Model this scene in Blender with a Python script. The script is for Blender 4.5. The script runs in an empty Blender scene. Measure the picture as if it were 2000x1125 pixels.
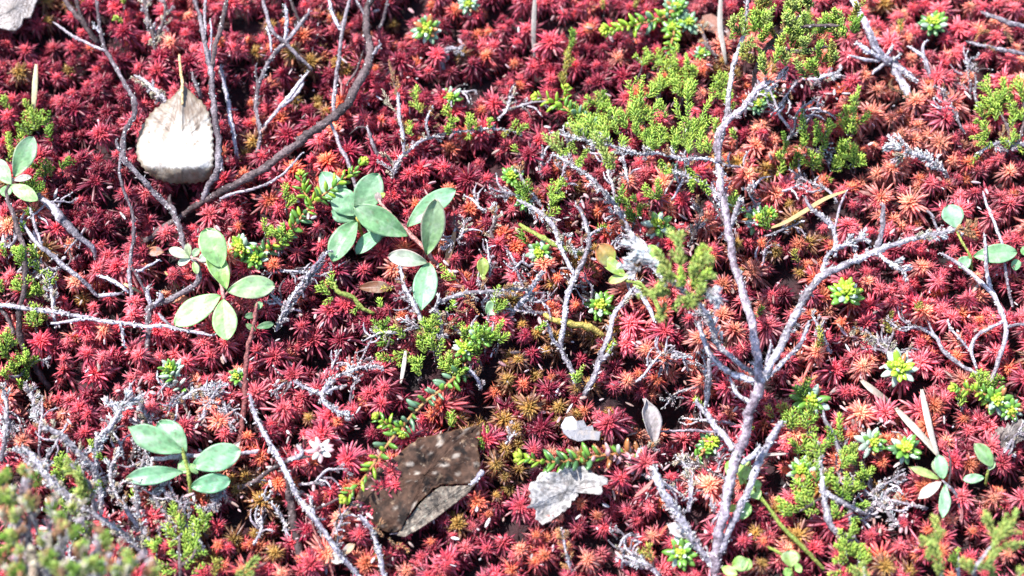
import bpy, math, random
import numpy as np
from math import radians, sin, cos, pi

random.seed(7)
rng = np.random.default_rng(7)

# ------------------------------------------------------------------ camera, sky, sun, exposure
S = 0.00015                      # metres per unit (one unit is 0.15 mm)
TILT = radians(25)
FOC = 3270.0                     # camera distance in units
scene = bpy.context.scene
cd = bpy.data.cameras.new("camera")
cam = bpy.data.objects.new("camera", cd)
scene.collection.objects.link(cam)
cam.location = (0, -sin(TILT) * FOC * S, cos(TILT) * FOC * S)
cam.rotation_euler = (TILT, 0, 0)
cd.sensor_width = 36
cd.lens = 36 * FOC / 2000
cd.clip_start = 0.005
cd.clip_end = 200
cd.dof.use_dof = True
cd.dof.focus_distance = (FOC - 25) * S
cd.dof.aperture_fstop = 8.5
scene.camera = cam

SUN_EL, SUN_AZ = radians(60), radians(-58)    # azimuth clockwise from +Y (top of the picture)
world = bpy.data.worlds.new("World")
scene.world = world
world.use_nodes = True
wn = world.node_tree
sky = wn.nodes.new("ShaderNodeTexSky")
sky.sky_type = 'NISHITA'
sky.sun_disc = False
sky.sun_elevation = SUN_EL
sky.sun_rotation = SUN_AZ
bg = wn.nodes["Background"]
bg.inputs["Strength"].default_value = 0.15
wn.links.new(sky.outputs[0], bg.inputs[0])
sd = bpy.data.lights.new("sun", 'SUN')
sd.energy = 4.7
sd.angle = radians(0.5)
sd.color = (1.0, 0.96, 0.9)
sun = bpy.data.objects.new("sun", sd)
scene.collection.objects.link(sun)
sun.rotation_euler = (pi / 2 - SUN_EL, 0, -SUN_AZ + pi)
# direction towards the sun must be (sin az cos el, cos az cos el, sin el)
from mathutils import Vector
tosun = Vector((sin(SUN_AZ) * cos(SUN_EL), cos(SUN_AZ) * cos(SUN_EL), sin(SUN_EL)))
sun.rotation_euler = tosun.to_track_quat('Z', 'Y').to_euler()
vs = scene.view_settings
vs.view_transform = 'Standard'
vs.look = 'None'
vs.exposure = 1.15
vs.gamma = 1
vs.use_curve_mapping = False
scene.cycles.max_bounces = 6
scene.cycles.transparent_max_bounces = 4

# ------------------------------------------------------------------ where a pixel of the photo lies in the place
CF = np.array([0, sin(TILT), -cos(TILT)])
CU = np.array([0, cos(TILT), sin(TILT)])
CO = -CF * FOC

HOLES = [(1300, 790, 60, 60), (455, 190, 45, 30), (600, 165, 40, 25), (1860, 180, 30, 28), (1735, 150, 45, 30),
         (1120, 700, 60, 25), (60, 740, 50, 45), (770, 40, 40, 30), (1395, 30, 55, 30), (1300, 270, 60, 25),
         (1640, 320, 50, 30), (1690, 1000, 60, 40), (545, 1010, 50, 35), (590, 690, 45, 30), (700, 690, 40, 28),
         (345, 385, 60, 35), (900, 285, 35, 30), (1870, 560, 35, 20), (1980, 580, 40, 30), (1760, 780, 35, 35),
         (340, 570, 50, 28), (1560, 330, 50, 25), (100, 60, 40, 25), (880, 160, 40, 20), (1180, 590, 50, 20),
         (830, 720, 60, 25), (940, 770, 60, 40), (1350, 880, 60, 40), (450, 1000, 70, 30)]


def flat_at(px, py):
    d = CF + (px - 1000) / FOC * np.array([1, 0, 0]) + (562 - py) / FOC * CU
    t = -CO[2] / d[2]
    return CO + d * t


HOLES = [(a, b, r * 1.12, dp * 1.5) for a, b, r, dp in HOLES] + [(40, 800, 40, 40), (1310, 780, 55, 40), (500, 400, 40, 30), (1220, 860, 40, 30), (1080, 830, 35, 25), (215, 610, 30, 25), (1500, 520, 40, 30)]
HW = [(*flat_at(a, b)[:2], r, dp) for a, b, r, dp in HOLES]


def T(x, y):
    x = np.asarray(x, float); y = np.asarray(y, float)
    z = 14 * np.sin(x / 190 + 1.3) * np.cos(y / 160 + 0.4) + 9 * np.sin(x / 83 - y / 97 + 2) + 6 * np.cos(x / 47 + y / 59)
    for hx, hy, r, dp in HW:
        z = z - dp * np.exp(-(((x - hx) ** 2 + (y - hy) ** 2) / (r * r)))
    return z


def P(px, py, h=0.0):
    """the point h units above the moss that the photo shows at pixel (px, py)"""
    d = CF + (px - 1000) / FOC * np.array([1.0, 0, 0]) + (562 - py) / FOC * CU
    z = h
    p = None
    for _ in range(5):
        t = (z - CO[2]) / d[2]
        p = CO + d * t
        z = h + float(T(p[0], p[1]))
    t = (z - CO[2]) / d[2]
    return CO + d * t


def proj(p):
    q = p - CO
    dep = q @ CF
    return 1000 + q[..., 0] / dep * FOC, 562 - (q @ CU) / dep * FOC


# ------------------------------------------------------------------ mesh building
COL = scene.collection


class MB:
    def __init__(self):
        self.v, self.c, self.f, self.n = [], [], {}, 0

    def add(self, V, faces, C):
        V = np.asarray(V, float).reshape(-1, 3)
        C = np.asarray(C, float)
        if C.ndim == 1:
            C = np.tile(C, (len(V), 1))
        self.v.append(V); self.c.append(C[:, :3])
        for F in faces:
            F = np.asarray(F, int)
            if len(F):
                self.f.setdefault(F.shape[1], []).append(F + self.n)
        self.n += len(V)

    def mesh(self, name, mat, origin=None, smooth=True):
        V = np.concatenate(self.v)
        if origin is not None:
            V = V - origin
        V = V * S
        Cc = np.concatenate(self.c)
        me = bpy.data.meshes.new(name)
        me.vertices.add(len(V))
        me.vertices.foreach_set("co", V.astype(np.float32).ravel())
        idx, tot = [], []
        for k, L in self.f.items():
            A = np.concatenate(L)
            idx.append(A.ravel()); tot.append(np.full(len(A), k))
        idx = np.concatenate(idx); tot = np.concatenate(tot)
        me.loops.add(len(idx))
        me.loops.foreach_set("vertex_index", idx.astype(np.int32))
        me.polygons.add(len(tot))
        st = np.concatenate([[0], np.cumsum(tot)[:-1]])
        me.polygons.foreach_set("loop_start", st.astype(np.int32))
        me.polygons.foreach_set("loop_total", tot.astype(np.int32))
        me.update(calc_edges=True)
        at = me.color_attributes.new("Col", 'FLOAT_COLOR', 'POINT')
        at.data.foreach_set("color", np.hstack([np.clip(Cc, 0, 1), np.ones((len(Cc), 1))]).astype(np.float32).ravel())
        me.polygons.foreach_set("use_smooth", np.full(len(tot), smooth))
        me.materials.append(mat)
        return me

    def build(self, name, mat, parent=None, origin=None, smooth=True):
        if parent is not None and origin is None:
            origin = ORI[parent.name]
        o = bpy.data.objects.new(name, self.mesh(name, mat, origin, smooth))
        COL.objects.link(o)
        if parent is not None:
            o.parent = parent
            ORI[o.name] = origin
        elif origin is not None:
            o.location = origin * S
            ORI[o.name] = origin
        return o


ORI = {}


def thing(name, label, cat, origin, group=None):
    o = bpy.data.objects.new(name, None)
    o.empty_display_size = 0.005
    COL.objects.link(o)
    origin = np.asarray(origin, float)
    o.location = origin * S
    ORI[o.name] = origin
    return tag(o, label, cat, group)


def tag(o, label, cat, group=None):
    o["label"] = label; o["category"] = cat
    if group: o["group"] = group
    return o


def unit(a):
    a = np.asarray(a, float)
    return a / (np.linalg.norm(a, axis=-1, keepdims=True) + 1e-9)


# spindles: the needles of moss, the scale leaves of heather; all at once in numpy
def spindles(mb, p, d, s, L, w, droop, cA, cB, rings=((0, .55), (.35, 1.0), (.7, .72)), flat=.6, sides=4, tipc=None):
    p, d, s = np.atleast_2d(p), unit(np.atleast_2d(d)), np.atleast_2d(s)
    N = len(p)
    L = np.broadcast_to(L, (N,)); w = np.broadcast_to(w, (N,)); droop = np.broadcast_to(droop, (N,))
    s = unit(s - (s * d).sum(1, keepdims=True) * d)
    u = np.cross(d, s)
    cA = np.broadcast_to(cA, (N, 3)); cB = np.broadcast_to(cB, (N, 3))
    verts, cols = [], []
    for t, r in rings:
        c = p + d * (L * t)[:, None]
        c = c - np.stack([np.zeros(N), np.zeros(N), droop * t * t], 1)
        for k in range(sides):
            a = 2 * pi * k / sides
            verts.append(c + s * (cos(a) * r * w)[:, None] + u * (sin(a) * r * w * flat)[:, None])
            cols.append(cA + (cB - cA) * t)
    verts.append(p + d * L[:, None] - np.stack([np.zeros(N), np.zeros(N), droop], 1))
    cols.append(cB if tipc is None else np.broadcast_to(tipc, (N, 3)))
    nr = len(rings); m = nr * sides + 1
    V = np.stack(verts, 1).reshape(-1, 3); C = np.stack(cols, 1).reshape(-1, 3)
    q, t3 = [], []
    for i in range(nr - 1):
        for k in range(sides):
            q.append([i * sides + k, i * sides + (k + 1) % sides, (i + 1) * sides + (k + 1) % sides, (i + 1) * sides + k])
    for k in range(sides):
        t3.append([(nr - 1) * sides + k, (nr - 1) * sides + (k + 1) % sides, m - 1])
    off = (np.arange(N) * m)[:, None, None]
    mb.add(V, [(np.array(q)[None] + off).reshape(-1, 4), (np.array(t3)[None] + off).reshape(-1, 3)], C)


def catmull(pts, step=7.0):
    pts = np.asarray(pts, float)
    if len(pts) == 2:
        pts = np.array([pts[0], pts[0] * .5 + pts[1] * .5, pts[1]])
    Q = np.vstack([2 * pts[0] - pts[1], pts, 2 * pts[-1] - pts[-2]])
    out = []
    for i in range(1, len(Q) - 2):
        n = max(2, int(np.linalg.norm(Q[i + 1][:3] - Q[i][:3]) / step))
        for k in range(n):
            t = k / n
            a, b, c, d = Q[i - 1], Q[i], Q[i + 1], Q[i + 2]
            out.append(.5 * (2 * b + (c - a) * t + (2 * a - 5 * b + 4 * c - d) * t * t + (3 * b - a - 3 * c + d) * t ** 3))
    out.append(Q[-2])
    return np.array(out)


def frames(C):
    t = unit(np.gradient(C, axis=0))
    s = np.zeros_like(t)
    a = np.array([0.3, 0.2, 1.0])
    if abs(unit(a) @ t[0]) > .9: a = np.array([1.0, 0, 0])
    cur = a
    for i in range(len(t)):
        cur = cur - (cur @ t[i]) * t[i]
        cur = cur / (np.linalg.norm(cur) + 1e-9)
        s[i] = cur
    return t, s, np.cross(t, s)


WOOD = {  # base bark, pale bark
    'dusk': ((.065, .045, .055), (.30, .26, .29)),
    'grey': ((.12, .10, .12), (.50, .47, .53)), 'pale': ((.22, .18, .21), (.66, .62, .68)),
    'brown': ((.030, .018, .020), (.15, .105, .11)), 'purple': ((.11, .075, .10), (.50, .44, .51)),
    'lichen': ((.14, .12, .16), (.62, .60, .68)), 'red': ((.16, .04, .04), (.30, .12, .11)),
    'green': ((.14, .19, .03), (.30, .34, .08)), 'tan': ((.42, .27, .12), (.62, .46, .25)),
    'yellow': ((.30, .24, .04), (.46, .36, .10)), 'pink': ((.45, .20, .18), (.60, .36, .32)), 'orange': ((.38, .16, .06), (.5, .28, .12)),
}


def tube(mb, world_pts, color='grey', rough=.18, lichen=0.0, sides=7, step=6.0):
    """woody stem through points (x,y,z,r)"""
    R = catmull(world_pts, step)
    C, r = R[:, :3].copy(), np.maximum(R[:, 3], .8)
    n = len(C)
    woody = color in ('dusk', 'grey', 'pale', 'brown', 'purple', 'lichen')
    if woody:
        r = r * .82
        ph = rng.uniform(0, 6, 3)
        k_ = np.arange(n)[:, None]
        C[1:-1] += ((np.sin(k_ * .55 + ph) + np.sin(k_ * .23 + ph[::-1]) * 1.4) * .5)[1:-1] * np.minimum(r * .28, 1.6)[1:-1, None]
    C += rng.normal(0, 1, (n, 3)) * (r * .09 + .15)[:, None]
    t, s, u = frames(C)
    r = r * (1 + .12 * np.sin(np.arange(n) * .9 + rng.uniform(0, 6)) * rng.uniform(.3, 1, n))
    knot = rng.random(n) < .10
    r = r * np.where(knot, 1.22, 1.0)
    a = np.arange(sides) / sides * 2 * pi
    rr = r[:, None] * (1 + rough * rng.normal(0, 1, (n, sides)) * .55)
    rr[-1] *= .35
    if woody and n > 6: rr[-2] *= .7; rr[-3] *= .85
    V = C[:, None] + rr[..., None] * (s[:, None] * np.cos(a)[None, :, None] + u[:, None] * np.sin(a)[None, :, None])
    A, B = [np.array(c) for c in WOOD[color]]
    rowv = rng.normal(0, .16, sides)[None]                       # lengthwise bark streaks
    streak = np.clip(rng.normal(.36, .26, (n, sides)) + rowv + .24 * np.sin(np.arange(n) * .13 + rng.uniform(0, 6))[:, None] + .22 * np.sin(np.arange(n) * .41 + rng.uniform(0, 6))[:, None] * (rng.random() < .7), 0, 1)
    Cc = A + (B - A) * streak[..., None]
    F = []
    i = np.arange(n - 1)[:, None]; k = np.arange(sides)[None]
    F = np.stack([i * sides + k, i * sides + (k + 1) % sides, (i + 1) * sides + (k + 1) % sides, (i + 1) * sides + k], -1).reshape(-1, 4)
    Vf = V.reshape(-1, 3)
    caps = np.array([[(n - 1) * sides + kk for kk in range(sides)], [kk for kk in range(sides)][::-1]])
    mb.add(Vf, [F, caps], Cc.reshape(-1, 3))
    m = int(n * (lichen * 1.9 + .25)) if woody else int(n * .1)
    if m:
        ii = rng.integers(0, n, m); aa = rng.uniform(0, 2 * pi, m)
        nd = s[ii] * np.cos(aa)[:, None] + u[ii] * np.sin(aa)[:, None]
        pp = C[ii] + nd * (r[ii] * .8)[:, None]
        ww = rng.uniform(.8, 2.3, m) * (.6 + lichen * .8)
        g = rng.uniform(.12, .75, m)[:, None]
        spindles(mb, pp - t[ii] * ww[:, None], t[ii] * .9 + nd * rng.uniform(0, .8, m)[:, None], nd, ww * 2.4, ww, 0,
                 g * np.array([.92, .98, 1.0]), g * np.array([1, 1, 1]), rings=((0, .5), (.5, 1)), flat=.9)
    return R


LEAFC = {  # base, tip
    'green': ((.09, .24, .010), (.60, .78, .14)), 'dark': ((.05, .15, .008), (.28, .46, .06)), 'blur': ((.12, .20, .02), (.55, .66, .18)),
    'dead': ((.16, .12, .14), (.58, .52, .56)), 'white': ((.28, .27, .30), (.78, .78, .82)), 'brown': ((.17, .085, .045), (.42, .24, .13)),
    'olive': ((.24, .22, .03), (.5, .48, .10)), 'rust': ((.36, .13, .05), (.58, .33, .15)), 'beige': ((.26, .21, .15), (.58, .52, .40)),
}


def sprig_mesh(mb, pts, style='green', width=7.5, spread=None):
    """leafy heather shoot along world pts (x,y,z): four ranks of small scale leaves, with short side shoots"""
    R = catmull(pts, 5.0)
    C = R[:, :3]
    n = len(C)
    t, s, u = frames(C)
    dead = style in ('dead', 'white', 'brown', 'beige', 'rust')
    if spread is None: spread = .55 if dead else .98
    A, B = [np.array(c) for c in LEAFC[style]]
    sp, dd, ss, LL, ww, ca, cb = [], [], [], [], [], [], []
    for i in range(n):
        f = i / (n - 1)
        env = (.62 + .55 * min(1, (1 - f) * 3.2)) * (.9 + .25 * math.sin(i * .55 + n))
        off = (i % 2) * pi / 4
        for k in range(4):
            if dead and rng.random() < .22: continue
            a = off + k * pi / 2 + rng.normal(0, .18)
            nd = s[i] * cos(a) + u[i] * sin(a)
            sp.append(C[i] + nd * .8); dd.append(t[i] * (1.0) + nd * spread * rng.uniform(.7, 1.2)); ss.append(np.cross(t[i], nd))
            LL.append(width * env * rng.uniform(1.0, 1.65)); ww.append(width * .25 * rng.uniform(.8, 1.1))
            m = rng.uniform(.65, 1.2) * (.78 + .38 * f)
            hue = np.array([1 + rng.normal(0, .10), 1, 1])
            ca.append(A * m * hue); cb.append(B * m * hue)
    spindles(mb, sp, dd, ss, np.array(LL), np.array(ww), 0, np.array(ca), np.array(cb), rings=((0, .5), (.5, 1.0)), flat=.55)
    # core
    tubeR = np.hstack([C[::3], np.full((len(C[::3]), 1), width * .16)])
    if len(tubeR) > 1:
        tube(mb, tubeR, 'brown' if dead else 'olive_' if False else 'brown', .1, 0, 4, 12)


def ellipsoidish(mb, c, r, col, seed=0):
    th = np.linspace(0, pi, 6)[1:-1]; ph = np.arange(8) / 8 * 2 * pi
    V = [c + np.array([0, 0, r])]
    for a in th:
        for b in ph:
            V.append(c + r * rng.uniform(.75, 1.15) * np.array([sin(a) * cos(b), sin(a) * sin(b), cos(a)]))
    V.append(c - np.array([0, 0, r]))
    F4, F3 = [], []
    for i in range(3):
        for k in range(8):
            F4.append([1 + i * 8 + k, 1 + (i + 1) * 8 + k, 1 + (i + 1) * 8 + (k + 1) % 8, 1 + i * 8 + (k + 1) % 8])
    for k in range(8):
        F3.append([0, 1 + k, 1 + (k + 1) % 8]); F3.append([33, 25 + (k + 1) % 8, 25 + k])
    mb.add(V, [F4, F3], np.array(col))


# ------------------------------------------------------------------ materials
def mat_base(name):
    m = bpy.data.materials.new(name)
    m.use_nodes = True
    nt = m.node_tree
    return m, nt, nt.nodes["Principled BSDF"], nt.nodes["Material Output"]


def N(nt, kind, **kw):
    n = nt.nodes.new(kind)
    for k, v in kw.items(): setattr(n, k, v)
    return n


def plant_mat(name, rough=.4, spec=.5, trans=.25, nscale=1200, namt=.35, bump=.3, objcol=False, blotch=None, sss=0, tcol=(1.3, 1.15, .8), coat=0, bdist=.0003):
    m, nt, pb, out = mat_base(name)
    L = nt.links.new
    at = N(nt, "ShaderNodeAttribute"); at.attribute_name = "Col"
    tc = N(nt, "ShaderNodeTexCoord")
    geo = N(nt, "ShaderNodeNewGeometry")
    no = N(nt, "ShaderNodeTexNoise"); no.inputs["Scale"].default_value = nscale; no.inputs["Detail"].default_value = 4
    L(tc.outputs["Object"], no.inputs["Vector"])
    mr = N(nt, "ShaderNodeMapRange")
    mr.inputs[1].default_value = .3; mr.inputs[2].default_value = .7
    mr.inputs[3].default_value = 1 - namt; mr.inputs[4].default_value = 1 + namt
    L(no.outputs[0], mr.inputs[0])
    mx = N(nt, "ShaderNodeVectorMath", operation='SCALE')
    L(at.outputs["Color"], mx.inputs[0]); L(mr.outputs[0], mx.inputs["Scale"])
    col = mx.outputs[0]
    if objcol:
        oi = N(nt, "ShaderNodeObjectInfo")
        mm = N(nt, "ShaderNodeVectorMath", operation='MULTIPLY')
        L(col, mm.inputs[0]); L(oi.outputs["Color"], mm.inputs[1]); col = mm.outputs[0]
    if blotch:
        for (bs, lo, hi, bc) in blotch:
            n2 = N(nt, "ShaderNodeTexNoise"); n2.inputs["Scale"].default_value = bs; n2.inputs["Detail"].default_value = 6
            n2.inputs["Roughness"].default_value = .65
            L(tc.outputs["Object"], n2.inputs["Vector"])
            r2 = N(nt, "ShaderNodeMapRange"); r2.inputs[1].default_value = lo; r2.inputs[2].default_value = hi
            L(n2.outputs[0], r2.inputs[0])
            mi = N(nt, "ShaderNodeMix", data_type='RGBA')
            L(r2.outputs[0], mi.inputs[0]); L(col, mi.inputs[6]); mi.inputs[7].default_value = (*bc, 1)
            col = mi.outputs[2]
    L(col, pb.inputs["Base Color"])
    pb.inputs["Roughness"].default_value = rough
    pb.inputs["Specular IOR Level"].default_value = spec
    pb.inputs["Coat Weight"].default_value = coat
    pb.inputs["Coat Roughness"].default_value = .2
    if bump:
        b = N(nt, "ShaderNodeBump"); b.inputs["Strength"].default_value = bump; b.inputs["Distance"].default_value = bdist
        L(no.outputs[0], b.inputs["Height"]); L(b.outputs[0], pb.inputs["Normal"])
    if trans:
        tr = N(nt, "ShaderNodeBsdfTranslucent")
        tm = N(nt, "ShaderNodeVectorMath", operation='MULTIPLY'); tm.inputs[1].default_value = tcol
        L(col, tm.inputs[0]); L(tm.outputs[0], tr.inputs[0])
        ms = N(nt, "ShaderNodeMixShader"); ms.inputs[0].default_value = trans
        L(pb.outputs[0], ms.inputs[1]); L(tr.outputs[0], ms.inputs[2]); L(ms.outputs[0], out.inputs[0])
    return m


M = {
    'moss': plant_mat("sphagnum_red", .38, .6, .46, 900, .3, .25, tcol=(1.35, 1.0, .95), coat=.2),
    'bark': plant_mat("bark", .7, .4, 0, 1500, .55, 1.0, bdist=.0006),
    'scale': plant_mat("heather_leaf", .42, .5, .25, 1500, .25, .2),
    'dry': plant_mat("dry_heather", .7, .35, .12, 1500, .3, .3, tcol=(1.1, 1, .9)),
    'berry': plant_mat("crowberry_leaf", .32, .6, .12, 900, .18, .15, objcol=True, coat=.15),
    'leaf': plant_mat("bog_leaf", .42, .5, .34, 700, .2, .6, blotch=[(900, .66, .74, (.17, .13, .05)), (240, .5, .85, (.46, .54, .44))], tcol=(1.2, 1.3, .6)),
    'birch': plant_mat("dry_birch_leaf", .5, .4, .15, 900, .12, .6, blotch=[(260, .56, .70, (.30, .23, .17)), (520, .60, .72, (.19, .13, .09))], tcol=(1, .95, .8)),
    'rot': plant_mat("rotting_leaf", .75, .2, .05, 700, .35, .9, blotch=[(330, .60, .70, (.26, .18, .12)), (210, .50, .62, (.012, .008, .007)), (700, .66, .72, (.45, .40, .34))], tcol=(1, .7, .4)),
    'greyleaf': plant_mat("grey_leaf", .6, .4, .1, 900, .2, .8, blotch=[(420, .52, .62, (.26, .23, .22)), (1100, .60, .68, (.13, .10, .08))], tcol=(1, .9, .8)),
    'straw': plant_mat("straw", .5, .4, .2, 1500, .2, .4, tcol=(1, .9, .7)),
}


def ground_material():
    m, nt, pb, out = mat_base("dark_peat")
    L = nt.links.new
    tc = N(nt, "ShaderNodeTexCoord")
    no = N(nt, "ShaderNodeTexNoise"); no.inputs["Scale"].default_value = 240; no.inputs["Detail"].default_value = 8
    L(tc.outputs["Object"], no.inputs["Vector"])
    cr = N(nt, "ShaderNodeValToRGB")
    e = cr.color_ramp.elements
    e[0].position = .35; e[0].color = (.006, .002, .004, 1); e[1].position = .7; e[1].color = (.045, .006, .012, 1)
    L(no.outputs[0], cr.inputs[0]); L(cr.outputs[0], pb.inputs["Base Color"])
    pb.inputs["Roughness"].default_value = .8
    b = N(nt, "ShaderNodeBump"); b.inputs["Distance"].default_value = .003
    L(no.outputs[0], b.inputs["Height"]); L(b.outputs[0], pb.inputs["Normal"])
    return m
# ------------------------------------------------------------------ the ground
ax = np.concatenate([-np.geomspace(1500, 130000, 16)[::-1], np.arange(-1450, 1451, 25), np.geomspace(1500, 130000, 16)])
gx, gy = np.meshgrid(ax, ax)
gz = T(gx, gy) - 58 + rng.normal(0, 3, gx.shape)
nn = len(ax)
ii, jj = np.meshgrid(np.arange(nn - 1), np.arange(nn - 1), indexing='ij')
gf = np.stack([ii * nn + jj, ii * nn + jj + 1, (ii + 1) * nn + jj + 1, (ii + 1) * nn + jj], -1).reshape(-1, 4)
g = MB(); g.add(np.stack([gx, gy, gz], -1).reshape(-1, 3), [gf], (.03, .01, .01))
ground = g.build("ground", ground_material())
ground["kind"] = "structure"

# ------------------------------------------------------------------ landmarks for the words in labels
LM = [(345, 270, "the pale birch leaf"), (820, 940, "the brown rotting leaf"), (1110, 960, "the torn grey leaf"),
      (1275, 825, "the curled upright leaf"), (40, 30, "the lichened bark flake"), (820, 450, "the blue-green leaves on a pink stem"),
      (430, 590, "the bright pale green leaves"), (360, 900, "the low blue-green leaf cluster"), (570, 290, "the thick curved branch"),
      (1440, 900, "the purple-grey main stem"), (1740, 480, "the lichen-tipped branch"), (1745, 290, "the white lichened twig end"),
      (1580, 410, "the tan straw"), (1820, 830, "the forked pale straw"), (1740, 120, "the slanting lichened branch"),
      (1955, 640, "the thin forked grey twig"), (120, 620, "the long pale horizontal twig"), (630, 1030, "the lichened diagonal twig"),
      (1155, 640, "the twisted dead heather twigs"), (1200, 515, "the orange-edged round leaves"), (1045, 60, "the upright grey straw"),
      (870, 740, "the long crowberry shoot with spaced leaves"), (640, 400, "the dense crowberry shoot"), (1080, 890, "the horizontal crowberry shoot"),
      (1230, 60, "the crowberry clump"), (1560, 60, "the tall blurred heather"), (1850, 950, "the spindly green and pink seedling"),
      (1280, 200, "the bright heather sprays"), (1620, 270, "the low heather tuft on salmon moss"), (1950, 220, "the heather tuft by the edge"),
      (100, 1000, "the tall soft heather clump"), (1600, 960, "the grey-stemmed green heather"), (780, 660, "the mixed green and dead heather"),
      (600, 560, "the scaly dead twig"), (680, 745, "the whitish dead spray"), (40, 340, "the small oval leaves"),
      (1925, 490, "the two oval leaves on the red moss"), (550, 150, "the slender forked twigs"), (430, 180, "the stem crossing the birch leaf"),
      (340, 790, "the pale litter"), (940, 250, "the knobbly heather runner"), (1540, 1090, "the round cranberry leaves"),
      (220, 140, "the crooked knotted twig"), (480, 700, "the red-brown upright stem"), (880, 485, "the small tan blade"),
      (380, 1060, "the fresh green heather tops"), (1950, 980, "the blurred green tips"), (625, 880, "the whitish pink star")]
USED = {}


def autolabel(base, px, py, skip=None, used=USED):
    """base words + where it stands, single for each thing"""
    L = sorted(((math.hypot(px - x, (py - y) * 1.1), x, y, n) for x, y, n in LM if n != skip))
    def rel(e):
        d, x, y, n = e
        if d < 45: return "beside " + n
        a = math.degrees(math.atan2(-(py - y), px - x)) % 360
        far = "just " if d < 95 else ("well " if d > 190 else "")
        if 40 <= a < 140: return far + "above " + n
        if 220 <= a < 320: return far + "below " + n
        if a < 40 or a >= 320: return far + "to the east of " + n if False else far.replace("just ", "close ").replace("well ", "") + ("beyond the far edge of " if d > 190 else "at the right-hand side of ") + n
        return far.replace("just ", "close ").replace("well ", "") + "at the left-hand side of " + n
    cands = [f"{base} {rel(L[0])}", f"{base} {rel(L[1])}", f"{base} between {L[0][3]} and {L[1][3]}", f"{base} between {L[0][3]} and {L[2][3]}",
             f"{base} {rel(L[2])}", f"{base} between {L[1][3]} and {L[2][3]}", f"{base} {rel(L[3])}", f"{base} between {L[0][3]} and {L[3][3]}"]
    for c in cands:
        if len(c.split()) <= 16 and c not in used:
            used[c] = 1
            return c
    c = min(cands, key=lambda c: (len(c.split()) > 16, used.get(c, 0)))
    used[c] = used.get(c, 0) + 1
    return c


# ------------------------------------------------------------------ sphagnum moss
PAL = {  # centre, ray base, ray tip, hanging
    'crimson': ((.72, .13, .17), (.54, .040, .11), (.80, .28, .37), (.66, .26, .34)),
    'pink': ((.84, .24, .27), (.72, .09, .17), (.90, .42, .48), (.76, .36, .42)),
    'orange': ((.82, .32, .16), (.60, .055, .085), (.78, .26, .25), (.58, .20, .20)),
    'salmon': ((.92, .46, .30), (.82, .22, .20), (.94, .54, .46), (.76, .42, .38)),
    'ochre': ((.50, .34, .08), (.36, .13, .06), (.54, .33, .20), (.42, .25, .17)),
    'dark': ((.40, .035, .075), (.30, .013, .052), (.50, .10, .18), (.38, .10, .16)),
    'cream': ((.78, .36, .22), (.66, .18, .13), (.88, .64, .50), (.70, .52, .42)),
}
WORDS = {'crimson': "crimson moss star", 'pink': "pinkish red moss star", 'orange': "red moss star with orange middle", 'salmon': "salmon-orange moss star",
         'ochre': "ochre moss star", 'dark': "dark wine-red moss star", 'cream': "cream-tipped moss star"}
BASE = {'crimson': .46, 'orange': .20, 'dark': .12, 'pink': .13, 'ochre': .05, 'salmon': .04}
ZONES = [(1700, 290, 190, {'salmon': .6, 'orange': .25, 'pink': .1}), (1480, 320, 120, {'salmon': .45, 'ochre': .25, 'orange': .2}), (1430, 90, 100, {'salmon': .35, 'ochre': .2, 'orange': .3}),
         (1330, 330, 130, {'salmon': .3, 'crimson': .4}), (1060, 740, 190, {'ochre': .6, 'orange': .2, 'dark': .15}), (930, 800, 110, {'ochre': .5, 'dark': .25, 'orange': .2}), (480, 1010, 100, {'ochre': .5, 'orange': .3}), (960, 920, 80, {'ochre': .55, 'orange': .2}),
         (1240, 800, 50, {'cream': .8, 'orange': .2}), (300, 700, 190, {'pink': .65, 'crimson': .3}), (340, 440, 60, {'pink': .8, 'salmon': .2}), (1900, 80, 170, {'pink': .55, 'salmon': .2, 'crimson': .2}),
         (1850, 450, 250, {'pink': .45, 'crimson': .35, 'orange': .15}), (600, 160, 110, {'orange': .3, 'ochre': .3, 'dark': .3}), (200, 220, 300, {'dark': .5, 'crimson': .45}), (800, 250, 260, {'dark': .3, 'crimson': .5, 'orange': .15}), (650, 600, 220, {'dark': .45, 'crimson': .5}), (1120, 130, 200, {'dark': .3, 'crimson': .6}),
         (1650, 620, 160, {'crimson': .4, 'orange': .35, 'salmon': .15}), (450, 1030, 110, {'ochre': .3, 'orange': .35, 'crimson': .25}), (1750, 960, 160, {'orange': .45, 'crimson': .25, 'ochre': .2}),
         (1560, 440, 150, {'ochre': .3, 'orange': .4, 'crimson': .2}), (650, 620, 130, {'dark': .35, 'crimson': .5, 'orange': .1}), (1170, 600, 130, {'pink': .3, 'orange': .35, 'ochre': .2}),
         (120, 30, 80, {'ochre': .5, 'dark': .3}), (900, 300, 160, {'crimson': .5, 'orange': .35}), (1780, 420, 620, {'salmon': .36, 'pink': .42, 'orange': .10, 'crimson': .12}), (250, 760, 330, {'pink': .5, 'crimson': .35, 'salmon': .15}), (1350, 600, 420, {'pink': .3, 'salmon': .22, 'orange': .16, 'crimson': .3}), (1150, 1020, 190, {'crimson': .5, 'salmon': .25, 'orange': .2}), (1450, 640, 90, {'pink': .4, 'salmon': .3})]


def moss_class(px, py):
    for cx, cy, r, pr in ZONES:
        dd = math.hypot(px - cx, py - cy) / r
        if dd < 1 and random.random() < 1.25 - dd:
            k = random.random() * sum(pr.values())
            for c, p in pr.items():
                k -= p
                if k <= 0: return c
    k = random.random()
    for c, p in BASE.items():
        k -= p
        if k <= 0: return c
    return 'crimson'


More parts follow.
